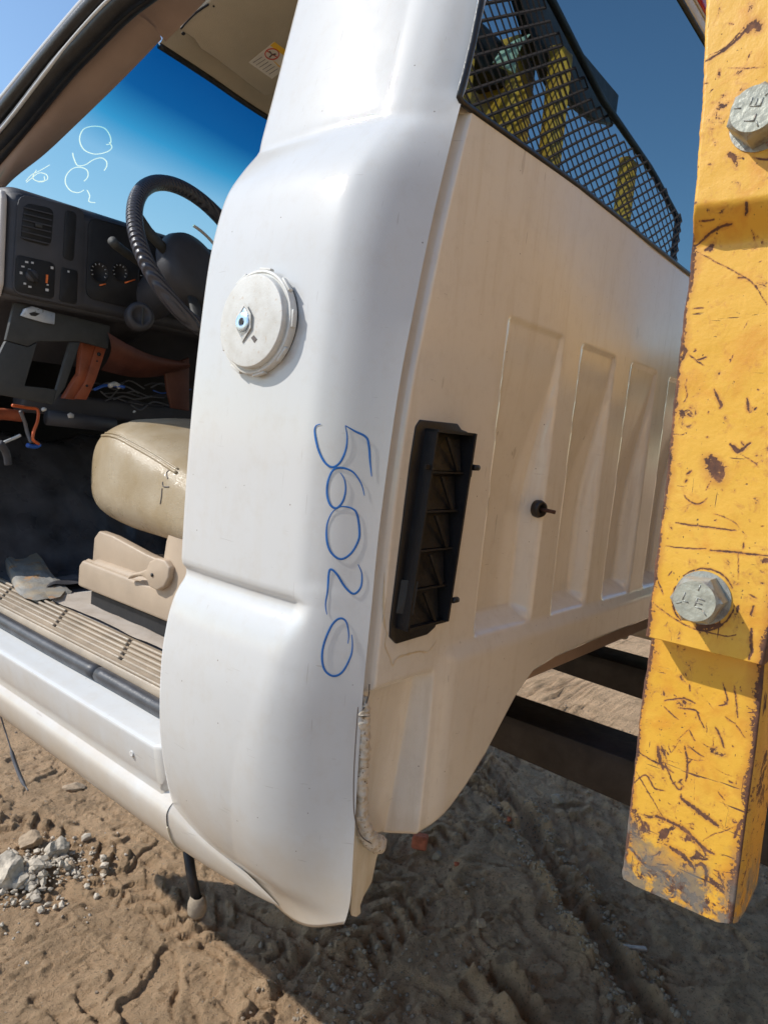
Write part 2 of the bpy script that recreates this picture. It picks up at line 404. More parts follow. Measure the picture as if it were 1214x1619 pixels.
# ground
def ground_mat():
    t = NT('dry_mud_ground')
    c = t.mix(t.ramp(t.noise(1.3, 5, 0.6), (0.35, 0.0), (0.7, 1.0)), (0.72, 0.485, 0.29), (0.63, 0.42, 0.25))
    c = t.mix(t.ramp(t.noise(9, 6, 0.7), (0.45, 0.0), (0.7, 1.0)), c, (0.44, 0.30, 0.18))
    c = t.mix(t.ramp(t.noise(120, 4, 0.7), (0.55, 0.0), (0.72, 1.0)), c, (0.17, 0.12, 0.08))
    c = t.mix(t.ramp(t.noise(85, 3, 0.6), (0.66, 0.0), (0.72, 1.0)), c, (0.50, 0.42, 0.33))
    t.set(Base_Color=c, Roughness=0.95)
    t.b.inputs['Specular IOR Level'].default_value = 0.05
    h = t.math('ADD', t.math('MULTIPLY', t.noise(60, 8, 0.75), 0.6), t.math('MULTIPLY', t.noise(320, 4, 0.7), 0.45))
    t.set(Normal=t.bump(h, 1.0, 0.030)); return t.m
M['ground'] = ground_mat()
M['rock_white'] = simple('pale_concrete_rubble', (0.52, 0.45, 0.36), 0.9, spec=0.08, var=0.25, scale=60, bump=0.8, bscale=120)
M['rock_brown'] = simple('brown_clod', (0.36, 0.27, 0.185), 0.95, spec=0.08, var=0.25, scale=60, bump=0.8, bscale=120)
M['rock_grey'] = simple('grey_stone', (0.29, 0.235, 0.175), 0.85, spec=0.08, var=0.2, scale=60, bump=0.5, bscale=120)
M['brick'] = simple('red_brick', (0.40, 0.12, 0.065), 0.9, spec=0.08, var=0.3, scale=60, bump=0.8, bscale=150)
M['wood'] = simple('grey_wood', (0.42, 0.36, 0.31), 0.8, var=0.3, scale=40, bump=0.6)
M['lamp_pale'] = simple('pale_green_lens', (0.60, 0.72, 0.50), 0.3, var=0.1)
M['shade_brown'] = simple('brown_shade_plate', (0.30, 0.19, 0.09), 0.8, var=0.5, scale=7, bump=0.5)  # for the added plate that darkens the ribbed wall
M['bounce_yellow'] = simple('pale_bounce_yellow', (0.66, 0.48, 0.27), 0.6, var=0.25, scale=9, bump=0.3)  # tone picked for the warm bounce off the added cheek
M['bark'] = simple('bark', (0.12, 0.085, 0.06), 0.9, var=0.3, scale=10)
M['leaf'] = simple('leaves', (0.075, 0.11, 0.035), 0.6, var=0.5, scale=2)

# ------------------------------------------------------------------ ground
def vnoise(x, y, seed=0):
    xi = np.floor(x).astype(np.int64); yi = np.floor(y).astype(np.int64)
    xf = x - xi; yf = y - yi
    def h(a, b):
        n = (a * 374761393 + b * 668265263 + seed * 1442695040) & 0xffffffff
        n = ((n ^ (n >> 13)) * 1274126177) & 0xffffffff
        return ((n ^ (n >> 16)) & 0xffff) / 65535.0
    u = xf * xf * (3 - 2 * xf); w = yf * yf * (3 - 2 * yf)
    return (h(xi, yi) * (1 - u) + h(xi + 1, yi) * u) * (1 - w) + (h(xi, yi + 1) * (1 - u) + h(xi + 1, yi + 1) * u) * w
def fbm(x, y, o=4, seed=0, g=0.5):
    s = 0; a = 1; t = 0
    for k in range(o):
        s = s + a * vnoise(x * 2 ** k + 17.3 * k, y * 2 ** k - 9.1 * k, seed + k); t += a; a *= g
    return s / t
def sst(a, b, x):
    t = np.clip((x - a) / (b - a), 0, 1); return t * t * (3 - 2 * t)
def ground_h(x, y):
    wx = x + 0.16 * fbm(x * 3, y * 3, 3, 5) ; wy = y + 0.16 * fbm(x * 3 + 9, y * 3, 3, 6)
    h = 0.05 * (fbm(x * 1.3, y * 1.3, 3, 1) - 0.5) + 0.014 * (fbm(x * 12, y * 12, 4, 2, 0.6) - 0.5) + 0.010 * (fbm(x * 60, y * 60, 4, 4, 0.7) - 0.5) + 0.005 * sst(0.62, 0.72, fbm(x * 30, y * 30, 2, 51))
    # ledges of dried mud: stepped contours with a crisp broken edge
    q = fbm(wx * 1.7, wy * 1.7, 4, 3) * 7.0
    fr = q - np.floor(q)
    h = h + 0.016 * (np.floor(q) * 0.0 + sst(0.0, 0.10, fr) - fr) * sst(0.3, 0.55, fbm(x * 2.2, y * 2.2, 2, 9))
    q2 = fbm(wx * 4.1 + 3, wy * 4.1, 4, 13) * 6.0; fr2 = q2 - np.floor(q2)
    h = h + 0.008 * (sst(0.0, 0.12, fr2) - fr2)
    # tyre tracks: (start, end, width, lug pitch, depth)
    for (x0, y0, x1, y1, w, pitch, dep) in TRACKS:
        L = math.hypot(x1 - x0, y1 - y0); ux, uy = (x1 - x0) / L, (y1 - y0) / L
        a = (x - x0) * ux + (y - y0) * uy; b = -(x - x0) * uy + (y - y0) * ux
        b = b + 0.09 * (fbm(a * 2.2, a * 0 + 3, 3, 21) - 0.5) + 0.03 * (fbm(x * 12, y * 12, 3, 22) - 0.5)
        inside = sst(w, w - 0.02, np.abs(b)) * sst(-0.05, 0.1, a) * sst(L + 0.05, L - 0.1, a)
        wear = sst(0.25, 0.6, fbm(x * 4, y * 4, 2, 31))
        b2 = b + 0.02 * fbm(x * 9, y * 9, 2, 61); lug = sst(-0.1, 0.25, np.sin((a + np.abs(b2) * 0.9 + 0.03 * fbm(x * 6, y * 6, 2, 62)) * 2 * math.pi / pitch)) * sst(0.35, 0.6, fbm(x * 9, y * 9, 3, 63))
        lug = lug + 0.35 * sst(0.2, 0.6, np.sin(b2 * 2 * math.pi / (w * 0.62)))
        h = h + inside * (-dep * (0.6 + 0.6 * fbm(x * 3, y * 3, 2, 64)) + 0.019 * wear * lug)
        rim = np.exp(-((np.abs(b) - w - 0.015) / 0.02) ** 2) * sst(-0.05, 0.1, a) * sst(L + 0.05, L - 0.1, a)
        h = h + rim * (0.030 * fbm(x * 25, y * 25, 3, 41)) * sst(0.3, 0.6, fbm(x * 5, y * 5, 2, 42)) * (2.2 if dep > 0.03 else 0.7)
    return h
TRACKS = [(2.75, 1.45, 1.78, 0.30, 0.048, 0.07, 0.050), (1.75, 0.95, 1.45, 0.25, 0.035, 0.07, 0.034), (0.6, 0.95, 3.6, 1.75, 0.13, 0.085, 0.012),
          (1.2, 0.1, 4.4, 1.9, 0.12, 0.09, 0.012), (3.1, 2.3, 2.2, 0.4, 0.12, 0.08, 0.012), (0.8, 3.6, 1.75, -0.3, 0.11, 0.075, 0.006),
          (2.1, 2.9, 5.5, 2.6, 0.14, 0.09, 0.012)]
def axis_pts(lo, hi, fine, far, n):
    a = list(np.arange(lo, hi + 1e-9, fine)); g = np.geomspace(fine * 3, far, n)
    return np.array([lo - v for v in g[::-1]] + a + [hi + v for v in g])
gx = axis_pts(0.5, 3.6, 0.0052, 350, 48); gy = axis_pts(0.0, 3.0, 0.0052, 350, 48)
XX, YY = np.meshgrid(gx, gy)
ZZ = ground_h(XX, YY)
dist = np.sqrt((XX - 1.5) ** 2 + (YY - 1.5) ** 2)
ZZ = ZZ * sst(60, 6, dist) + GH
nx, ny = len(gx), len(gy)
me = bpy.data.meshes.new('ground')
co = np.stack([XX, YY, ZZ], -1).reshape(-1, 3).astype(np.float32)
idx = np.arange(nx * ny).reshape(ny, nx)
q = np.stack([idx[:-1, :-1], idx[:-1, 1:], idx[1:, 1:], idx[1:, :-1]], -1).reshape(-1, 4)
me.vertices.add(len(co)); me.vertices.foreach_set('co', co.ravel())
me.loops.add(q.size); me.loops.foreach_set('vertex_index', q.ravel().astype(np.int32))
me.polygons.add(len(q)); me.polygons.foreach_set('loop_start', np.arange(0, q.size, 4, dtype=np.int32))
me.polygons.foreach_set('loop_total', np.full(len(q), 4, dtype=np.int32))
me.polygons.foreach_set('use_smooth', np.ones(len(q), dtype=bool)); me.update(calc_edges=True)
me.materials.append(M['ground'])
ground = bpy.data.objects.new('ground', me); COL.objects.link(ground); tag(ground, kind='structure')
def gz(x, y): return float(ground_h(np.array([[x]]), np.array([[y]]))[0, 0]) + GH

def rock(c, r, seed, flat=0.75, sub=2, sharp=0.35):
    bm = bmesh.new(); bmesh.ops.create_icosphere(bm, subdivisions=sub, radius=1)
    rr = random.Random(seed); off = Vector((rr.uniform(-50, 50), rr.uniform(-50, 50), rr.uniform(-50, 50)))
    planes = [Vector((rr.gauss(0, 1), rr.gauss(0, 1), rr.gauss(0, 1))).normalized() for _ in range(7)]
    sx, sy = rr.uniform(0.8, 1.25), rr.uniform(0.7, 1.1); rot = Matrix.Rotation(rr.uniform(0, 6.28), 3, 'Z')
    for v in bm.verts:
        p = v.co.normalized()
        for pl in planes:
            d = p.dot(pl)
            if d > 0.62: p = p - pl * (d - 0.62) * 0.95
        p = p * (1 + sharp * noise.noise(v.co * 1.3 + off)) 
        p = rot @ Vector((p.x * sx, p.y * sy, p.z * flat)); v.co = Vector(c) + p * r
    r_ = bm_vf(bm); bm.free(); return r_

# ------------------------------------------------------------------ truck cab
cab = thing('truck_cab', (1.5, 1.2, -0.62), 'white doorless pickup truck cab shell lifted on forks with 56020 marked on its rear corner', 'truck cab')
YD = 0.80           # rear edge of the door opening
YR = 0.50           # rear wall
ZTOP = 0.93
# outline of the body side, read at the door opening
XS = smooth_table([(-0.67, 0.640), (-0.64, 0.623), (-0.60, 0.606), (-0.565, 0.583), (-0.50, 0.560), (-0.42, 0.5445), (-0.33, 0.5405), (-0.275, 0.5455), (-0.245, 0.5525), (-0.227, 0.5605), (-0.217, 0.5675), (-0.211, 0.5705), (-0.205, 0.5712),
                   (-0.200, 0.5695), (-0.196, 0.5655), (-0.190, 0.5630), (-0.176, 0.5622), (-0.10, 0.562), (0.0, 0.5635), (0.10, 0.568), (0.20, 0.576), (0.26, 0.587), (0.30, 0.600), (0.335, 0.6220), (0.360, 0.6410), (0.3665, 0.6455), (0.372, 0.6468), (0.385, 0.6490), (0.42, 0.6572), (0.45, 0.6642), (0.50, 0.6755), (0.583, 0.6940), (0.68, 0.7165), (0.80, 0.744), (0.95, 0.783)])
# edge of the corner panel against the seam gutter
seam_px = [(792, -100), (764, 0), (746, 80), (733, 138), (723, 168), (699, 262), (677, 356), (650, 487), (625, 620), (597, 821), (583, 960), (570, 1094), (560, 1250), (555, 1340), (548, 1450)]
sp = [P(a, b, Y=YR + 0.004) for a, b in seam_px]
XE = smooth_table([(p.z, p.x) for p in sp] + [(0.75, 0.772), (0.95, 0.83), (-0.70, sp[-1].x - 0.004)])
YC = smooth_table([(-0.65, 0.612), (-0.5, 0.592), (-0.35, 0.578), (-0.26, 0.569), (-0.215, 0.564), (-0.17, 0.561), (0.0, 0.560), (0.25, 0.558), (0.33, 0.554), (0.38, 0.551), (0.6, 0.551), (0.95, 0.555)])
CR = smooth_table([(-0.65, 0.075), (-0.45, 0.062), (-0.33, 0.042), (-0.23, 0.028), (-0.18, 0.026), (0.0, 0.029), (0.25, 0.034), (0.36, 0.028), (0.42, 0.031), (0.95, 0.045)])
def xs(z): return interp(z, *XS)
def xe(z): return interp(z, *XE)
def side_pt(u, z):
    """u 0..1 from the door opening round the corner to the rear seam"""
    X0 = xs(z); Xe = xe(z); yc = interp(z, *YC); cr = interp(z, *CR)
    # crease fades out towards the corner
    fade = 1.0 - ss(0.42, 0.74, u)
    Xm = X0
    kk = ss(-0.165, -0.185, z) * (1 - ss(-0.245, -0.285, z)) * (1 - fade)
    Xm = X0 * (1 - kk) + interp(z, [-0.30, -0.27, -0.20, -0.16], [0.5425, 0.5455, 0.559, 0.5625]) * kk
    P0 = Vector((Xm, yc + cr, 0)); K = Vector((Xm + 0.002, yc, 0)); P3 = Vector((Xe, YR, 0))
    P1 = P0.lerp(K, 0.94); P2 = K.lerp(P3, 0.10)
    ub = 0.42
    if u < ub:
        t = u / ub
        y = YD + (P0.y - YD) * t
        return Vector((Xm - (0.0035 + 0.004 * ss(0.25, 0.42, z)) * (1 - 4 * (t - 0.5) ** 2), y, z))
    t = (u - ub) / (1 - ub)
    p = P0 * (1 - t) ** 3 + P1 * 3 * t * (1 - t) ** 2 + P2 * 3 * t * t * (1 - t) + P3 * t ** 3
    # slight fullness between corner and seam
    bul = 0.0012 * math.sin(math.pi * ss(0.35, 1.0, t))
    return Vector((p.x - bul * 0.6, p.y - bul, z))
ZBT = smooth_table([(0, -0.603), (0.2, -0.613), (0.42, -0.627), (0.55, -0.634), (0.68, -0.636), (0.8, -0.630), (0.9, -0.616), (1.0, -0.590)])
def zbot(u): return interp(u, *ZBT)
zrows = list(np.unique(np.concatenate([np.linspace(0, 0.22, 60), np.linspace(0.22, 0.32, 80), np.linspace(0.32, 1, 170)])))
NU = 100
V = []; NZ = len(zrows)
for j, s in enumerate(zrows):
    for i in range(NU + 1):
        u = i / NU; zb = zbot(u); z = zb + (ZTOP - zb) * s
        p = side_pt(u, z)
        if s < 0.03:                                       # rolled lower lip
            k = 1 - s / 0.03; p.x += 0.006 * k * k * (1 - ss(0.5, 0.9, u)); p.y += 0.007 * k * k * ss(0.3, 0.9, u)
        V.append(p)
Fc = [(j * (NU + 1) + i, j * (NU + 1) + i + 1, (j + 1) * (NU + 1) + i + 1, (j + 1) * (NU + 1) + i) for j in range(NZ - 1) for i in range(NU)]
# turned door-opening flange and bottom return
base = len(V)
for j, s in enumerate(zrows):
    p = V[j * (NU + 1)]
    V.append(p + Vector((0.004, 0.0025, 0))); V.append(p + Vector((0.05, 0.004, 0))); V.append(p + Vector((0.055, 0.03, 0))); V.append(p + Vector((0.09, 0.032, 0)))
for j in range(NZ - 1):
    a = [j * (NU + 1)] + [base + j * 4 + k for k in range(4)]; b = [(j + 1) * (NU + 1)] + [base + (j + 1) * 4 + k for k in range(4)]
    for k in range(4): Fc.append((a[k], b[k], b[k + 1], a[k + 1]))
base = len(V)
for i in range(NU + 1):
    p = V[i]; u = i / NU
    inn = Vector((0.03 * (1 - 0.6 * u), 0.02 * u + 0.0, 0.004)); V.append(p + inn)
for i in range(NU): Fc.append((i, i + 1, base + i + 1, base + i))
corner_vf = (V, Fc)
corner = obj('corner_panel', corner_vf, M['paint'], cab)
corner_bvh = BVHTree.FromPolygons([tuple(v) for v in V], Fc)

# ---- rear wall
RIBS = [(0.838, 1.003), (1.071, 1.210), (1.285, 1.423), (1.500, 1.638), (1.715, 1.853), (1.93, 2.07), (2.14, 2.29)]
ZT, ZB = 0.176, -0.268
def zedge(X):                                              # lower edge of the rear wall
    return interp(X, [0.60, 0.756, 0.80, 0.84, 0.875, 0.92, 0.961, 1.0, 1.047, 1.12, 1.25, 1.9, 1.96, 2.1, 2.2, 2.5],
                  [-0.490, -0.523, -0.514, -0.500, -0.480, -0.447, -0.408, -0.372, -0.345, -0.336, -0.334, -0.334, -0.36, -0.45, -0.52, -0.49])
def lin(a, b, x):
    t = min(1.0, max(0.0, (x - a) / (b - a))); e = 0.10
    if t < e: return t * t / (2 * e) / (1 - e)
    if t > 1 - e: return 1 - (1 - t) ** 2 / (2 * e) / (1 - e)
    return (t - e / 2) / (1 - e)
def wall_d(X, Z):
    """how far the pressed sheet lies in front of (negative) or behind YR"""
    d = 0.0
    e = xe(Z)
    # gutter next to the corner seam
    d += 0.019 * lin(e + 0.023, e + 0.0135, X)
    # lower inner step with its slanting flank
    low = ss(-0.293, -0.306, Z)
    wl_ = interp(Z, [-0.53, -0.42, -0.30], [0.722, 0.733, 0.731])
    d = max(d, low * interp(Z, [-0.53, -0.42, -0.30], [0.037, 0.031, 0.020]) * lin(0.750, wl_, X))
    # ribs
    for a, b in RIBS:
        if a - 0.02 < X < b + 0.02 and ZB - 0.03 < Z < ZT + 0.01:
            dep = 0.0030 + 0.031 * ss(ZT + 0.02, -0.12, Z)
            wall = 0.003 + 0.0115 * ss(ZT, -0.1, Z)
            k = ss(a, a + 0.010, X) * lin(b, b - wall, X) * ss(ZT, ZT - 0.006, Z) * lin(ZB, ZB + 0.024, Z)
            d += dep * k
    # band below the ribs stands a little proud
    d -= 0.009 * ss(-0.262, -0.292, Z) * ss(0.74, 0.80, X)
    d += 0.006 * ss(-0.05, -0.30, Z) * 0
    d += 0.0011 * noise.noise(Vector((X * 5, Z * 5, 3))) + 0.0025 * noise.noise(Vector((X * 1.7, Z * 1.7, 8)))
    return d
xc = sorted(set([round(v, 5) for v in np.linspace(0, 1, 80) * 0.18] + [round(0.18 + v, 5) for v in np.arange(0, 1.62, 0.0042)]))
WLZ = 0.388
nzr = 230
def wall_mesh():
    V = []; nxw = len(xc)
    for j in range(nzr + 1):
        s = j / nzr
        for o in xc:
            X_ = 0.645 + o
            zb = zedge(X_); Z = zb + (WLZ - zb) * s
            e = xe(Z)
            X = e - 0.004 + (X_ - 0.645) * (2.40 - e + 0.004) / (2.40 - 0.645) if X_ < 2.4 else 2.4
            V.append(Vector((X, YR + wall_d(X, Z), Z)))
    nxw = len(xc)
    Fc = [(j * nxw + i, j * nxw + i + 1, (j + 1) * nxw + i + 1, (j + 1) * nxw + i) for j in range(nzr) for i in range(nxw - 1)]
    base = len(V)                                         # folded lower edge
    for k, dd in enumerate(((0.002, -0.004), (0.014, -0.003), (0.03, 0.01))):
        for i in range(nxw): V.append(V[i] + Vector((0, dd[0], dd[1])))
    for i in range(nxw - 1):
        Fc.append((i, base + i, base + i + 1, i + 1))
        for k in range(2): Fc.append((base + k * nxw + i, base + (k + 1) * nxw + i, base + (k + 1) * nxw + i + 1, base + k * nxw + i + 1))
    return V, Fc
wall_vf = wall_mesh()
wall = obj('rear_wall', wall_vf, M['paint_rear_bounce'], cab)
wall_bvh = BVHTree.FromPolygons([tuple(v) for v in wall_vf[0]], wall_vf[1])
def hit(bvh, px, py, off=0.0):
    d = ray(px, py).normalized(); r = bvh.ray_cast(Vector((0, 0, 0)), d)
    if r[0] is None: return None, None
    n = r[1] if r[1].dot(d) < 0 else -r[1]
    return r[0] + n * off, n
# window opening: frame, gasket, glass, header
WX0, WX1, WZ0, WZ1 = 0.700, 2.30, 0.392, 0.812
def wcurve(x): return 0.0
# sheet above the glass and on the far side
obj('window_header', box(0.74, 2.38, YR - 0.001, YR + 0.04, 0.808, ZTOP, 0.004), M['paint_rear_bounce'], cab)
obj('window_side_sheet', box(2.315, 2.40, YR, YR + 0.04, WLZ, ZTOP, 0.004), M['paint_rear_bounce'], cab)
# glass outline: lower left corner is rounded, left edge leans with the body
gl = [P(769, 0, Y=YR - 0.01), P(757, 60, Y=YR - 0.01), P(745, 110, Y=YR - 0.01), P(738, 135, Y=YR - 0.01), P(735, 150, Y=YR - 0.01), P(741, 163, Y=YR - 0.01), P(752, 172, Y=YR - 0.01)]
gl = [Vector((p.x, YR - 0.002, p.z)) for p in gl]
outl = [Vector((gl[0].x + 0.035, YR - 0.002, 0.795))] + [Vector((gl[0].x + 0.006, YR - 0.002, gl[0].z + 0.10))] + gl[0:] + [Vector((1.0, YR - 0.002, 0.388)), Vector((1.5, YR - 0.002, 0.385)), Vector((2.22, YR - 0.002, 0.388)), Vector((2.27, YR - 0.002, 0.40)), Vector((2.30, YR - 0.002, 0.45)), Vector((2.26, YR - 0.002, 0.79)), Vector((2.2, YR - 0.002, 0.803)), Vector((1.5, YR - 0.002, 0.806)), Vector((0.85, YR - 0.002, 0.806))]
cen = sum(outl, Vector()) / len(outl)
def shrink(pts, d):
    out = []
    n = len(pts)
    for i, p in enumerate(pts):
        a = pts[i - 1]; b = pts[(i + 1) % n]; t = (b - a); t.normalize()
        nn = Vector((t.z, 0, -t.x))
        if nn.dot(cen - p) < 0: nn = -nn
        out.append(p + nn * d)
    return out
rw = obj('rear_window', prism([p + Vector((0, 0.004, 0)) for p in shrink(outl, 0.006)], (0, 0.005, 0)), M['rear_glass'], cab, smooth=False)
gk = [p for p in outl]
inn = shrink(outl, 0.0075)
V = []; n = len(outl)
for p, q_ in zip(outl, inn): V += [p + Vector((0, 0.004, 0)), p + Vector((0, 0.0005, 0)), p.lerp(q_, 0.5) + Vector((0, -0.001, 0)), q_ + Vector((0, 0.0005, 0)), q_ + Vector((0, 0.010, 0))]
Fc = [(i * 5 + k, ((i + 1) % n) * 5 + k, ((i + 1) % n) * 5 + k + 1, i * 5 + k + 1) for i in range(n) for k in range(4)]
obj('gasket', (V, Fc), M['rubber'], rw)
# corner sheet between corner panel and glass above the belt
def fill(u, v):
    z = WLZ - 0.01 + (ZTOP - WLZ + 0.01) * v; a = xe(z) - 0.003
    lx = interp(z, [0.37, 0.40, 0.505, 0.6, 0.82, 0.95], [0.70, 0.705, 0.715, 0.722, 0.76, 0.80]) + 0.002
    b = max(a + 0.002, lx)
    return Vector((a + (b - a) * u, YR + 0.006 + 0.008 * math.sin(u * 3.14), z))
obj('window_post', grid(fill, 6, 40), M['paint_rear_bounce'], cab)
# centre brake light above the glass
bl = obj('brake_light', box(1.27, 1.72, YR - 0.0065, YR - 0.0015, 0.832, 0.885, 0.002), M['red_lens'], cab)
obj('housing', box(1.262, 1.728, YR - 0.004, YR - 0.0015, 0.828, 0.890, 0.001), M['paint'], bl)
# roof and the far side, floor, fire wall
def roof(u, v):
    x = 0.79 + 1.43 * u; y = YR + (1.50 - YR) * v
    z = ZTOP + 0.028 * math.sin(math.pi * u) + 0.015 * math.sin(math.pi * v)
    return Vector((x, y, z))
rf = obj('roof', grid(roof, 24, 16), M['paint'], cab)
obj('headliner', grid(lambda u, v: roof(u, v) + Vector((0, 0.02 - 0.04 * v, -0.045 - 0.03 * abs(2 * u - 1) ** 4)), 20, 14), M['headliner'], cab)
obj('far_side_panel', join(box(2.40, 2.43, YR, 0.83, -0.6, 0.93, 0.01), box(2.40, 2.43, 0.83, 1.95, -0.62, -0.42, 0.01), box(2.38, 2.42, 1.75, 2.1, -0.42, 0.38, 0.01)), M['paint'], cab)
obj('far_door_post', tube([Vector((2.32, 1.95, 0.38)), Vector((2.26, 1.45, 0.80)), Vector((2.2, 1.2, 0.88)), Vector((2.2, 0.55, 0.90))], 0.03, 8), M['beige_trim'], cab)
obj('floor_pan', join(box(0.70, 2.38, 0.80, 2.60, -0.425, -0.405), box(1.2, 1.8, 0.80, 2.5, -0.41, -0.30, 0.04)), M['dark_floor'], cab)
obj('rear_trim', box(0.70, 2.36, 0.545, 0.57, -0.40, 0.36, 0.005), M['beige_trim'], cab)
obj('floor_kick_up', prism([Vector((1.0, y, z)) for y, z in ((0.51, -0.325), (0.82, -0.41), (0.82, -0.395), (0.51, -0.31))], (1.38, 0, 0)), M['dark_floor'], cab, smooth=False)
obj('fire_wall', box(0.60, 2.36, 2.50, 2.54, -0.45, 0.36, 0.005), M['dash_dark'], cab)
obj('cowl', box(0.60, 2.38, 1.99, 2.56, 0.30, 0.345, 0.005), M['dash'], cab)
obj('cowl_side', join(box(0.585, 0.64, 1.95, 2.56, -0.56, 0.34, 0.01), box(0.61, 0.64, 1.70, 1.97, -0.40, 0.30, 0.01)), M['paint'], cab)

# ---- blue number on the corner
def ribbon_on(bvh, pix, w, off=0.0006, n=7, taper=True, jit=0.0):
    """a thin stroke lying on a surface"""
    c = catmull([(a, b, 0) for a, b in pix], n); pts = []
    for p in c:
        h, nn = hit(bvh, p.x, p.y, off)
        if h is not None: pts.append((h, nn))
    V = []; m = len(pts)
    for i, (p, nn) in enumerate(pts):
        t = (pts[min(i + 1, m - 1)][0] - pts[max(i - 1, 0)][0]).normalized(); s = t.cross(nn).normalized()
        k = 1.0
        if taper: k = min(1, 0.35 + 2.5 * min(i, m - 1 - i) / m)
        k *= 1 + jit * noise.noise(p * 220)
        V += [p + s * w * k, p + nn * 0.0003, p - s * w * k]
    Fc = []
    for i in range(m - 1):
        a = i * 3; b = a + 3; Fc += [(a, a + 1, b + 1, b), (a + 1, a + 2, b + 2, b + 1)]
    return V, Fc
Z0 = (460, 620); ZS = 180 / 607.0
def zz(pts): return [(Z0[0] + a * ZS, Z0[1] + b * ZS) for a, b in pts]
digits = {
 'digit_five': [[(160, 170), (135, 180), (128, 215), (145, 300), (178, 370), (220, 400), (262, 375), (292, 310), (300, 240), (290, 178)], [(290, 178), (340, 208), (400, 240), (416, 290), (422, 370), (430, 450)]],
 'digit_six': [[(392, 552), (375, 490), (335, 430), (280, 405), (230, 412), (200, 470), (193, 540), (210, 600), (245, 618), (278, 580), (292, 520), (285, 465), (264, 430)]],
 'digit_zero': [[(240, 622), (215, 650), (193, 710), (192, 790), (215, 855), (265, 890), (320, 860), (360, 790), (365, 730), (352, 650), (325, 620), (275, 610), (240, 622)]],
 'digit_two': [[(358, 918), (378, 970), (372, 1040), (335, 1075), (290, 1040), (245, 970), (215, 945), (203, 965), (196, 1060), (185, 1130), (192, 1185)]],
 'digit_zero_open': [[(304, 1340), (308, 1290), (295, 1225), (262, 1206), (220, 1240), (180, 1330), (166, 1410), (180, 1480), (225, 1513), (275, 1490), (318, 1410), (328, 1350), (324, 1292)]],
}
for nm, strokes in digits.items():
    obj(nm.replace('_open', ''), join(*[ribbon_on(corner_bvh, zz(s), 0.00125, n=6) for s in strokes]), M['marker_blue'], corner)

# ---- round plug on the side
pc, pn = hit(corner_bvh, 407, 513)
ax = Vector((-1, -0.02, 0.04)).normalized()
c0 = P(412, 512, X=pc.x - 0.002)
RP = 0.0615
def scal(vf, amp):
    out = []
    for p in vf[0]:
        r = p - c0; h = r.dot(ax); rad = r - ax * h
        a = math.atan2(rad.z, rad.y); k = 1.0
        out.append(c0 + ax * h + rad * (1 + amp * (1 if math.sin(a * 9) > 0.35 else 0) * ss(0.9, 1.0, rad.length / RP)))
    return out, vf[1]
plug = obj('round_plug', lathe(c0, ax, [(RP * 0.96, -0.004), (RP, 0.001), (RP, 0.0075), (RP * 0.985, 0.0095), (RP * 0.95, 0.0100), (RP * 0.925, 0.0085), (RP * 0.90, 0.0085), (RP * 0.885, 0.0150), (RP * 0.87, 0.0162), (RP * 0.84, 0.0166), (0.012, 0.0166)], 96), M['plug'], cab, auto=35)
# dark ring of old sealant behind it, clip teeth round the rim
obj('plug_washer', lathe(c0, ax, [(RP * 0.985, -0.003), (RP * 0.985, 0.0012), (0.01, 0.0012)], 48), M['rubber'], plug)
for k in range(9):
    a = 2 * math.pi * k / 9 + 0.3; s = ax.cross(Vector((0, 0, 1))).normalized(); u = s.cross(ax)
    rad = s * math.cos(a) + u * math.sin(a); tan = ax.cross(rad)
    b_ = box(-0.010, 0.010, -0.0016, 0.0016, -0.003, 0.003, 0.0008)
    Mx = Matrix.Translation(c0 + ax * 0.0055 + rad * (RP + 0.0005)) @ Matrix((tan, rad, ax)).transposed().to_4x4()
    obj('clip_tooth', xform(b_, Mx), M['plug'], plug)
s_ = Vector((0, 1, 0)); u_ = Vector((0, 0, 1))
cb = P(386, 510, X=c0.x - 0.0180)
dia = [(0, 1.25), (0.72, 0.5), (0.80, -0.35), (0.0, -1.25), (-0.72, -0.5), (-0.80, 0.35)]
dia = [cb + Vector((0.0, 0, 0)) + (s_ * -a * 0.0180 + u_ * b * 0.0190) for a, b in dia]
dia_in = [cb + (p - cb) * 0.72 for p in dia]
V = [p + Vector((-0.0014, 0, 0)) for p in dia] + [cb + (p - cb) * 0.80 + Vector((-0.0018, 0, 0)) for p in dia] + [p + Vector((0.001, 0, 0)) for p in dia_in]
Fc = [(i, (i + 1) % 6, 6 + (i + 1) % 6, 6 + i) for i in range(6)] + [(6 + i, 6 + (i + 1) % 6, 12 + (i + 1) % 6, 12 + i) for i in range(6)]
obj('socket_rim', (V, Fc), M['plug'], plug, smooth=False)
bt = obj('torx_bolt', join(prism([p + Vector((-0.0012, 0, 0)) for p in dia_in], (0.002, 0, 0), 0.0003), lathe(cb + Vector((-0.0012, 0, 0)), ax, [(0.0112, 0), (0.0112, 0.0022), (0.0098, 0.0030), (0.0050, 0.0030), (0.0036, 0.0012)], 36)), M['zinc'], plug, auto=30)
hx = []
for k in range(24):
    a = 2 * math.pi * k / 24; r_ = 0.0034 + 0.0007 * math.cos(6 * a)
    hx.append(cb + Vector((-0.0045, 0, 0)) + s_ * r_ * math.cos(a) + u_ * r_ * math.sin(a))
obj('bolt_hole', prism(hx, (0.0006, 0, 0)), M['dash_dark'], plug, smooth=False)
obj('plug_notch', prism([P(a, b, X=c0.x - 0.0178) for a, b in ((397, 534), (401, 530), (406, 536), (402, 542))], (0.0008, 0, 0)), M['label_dark'], plug, smooth=False)

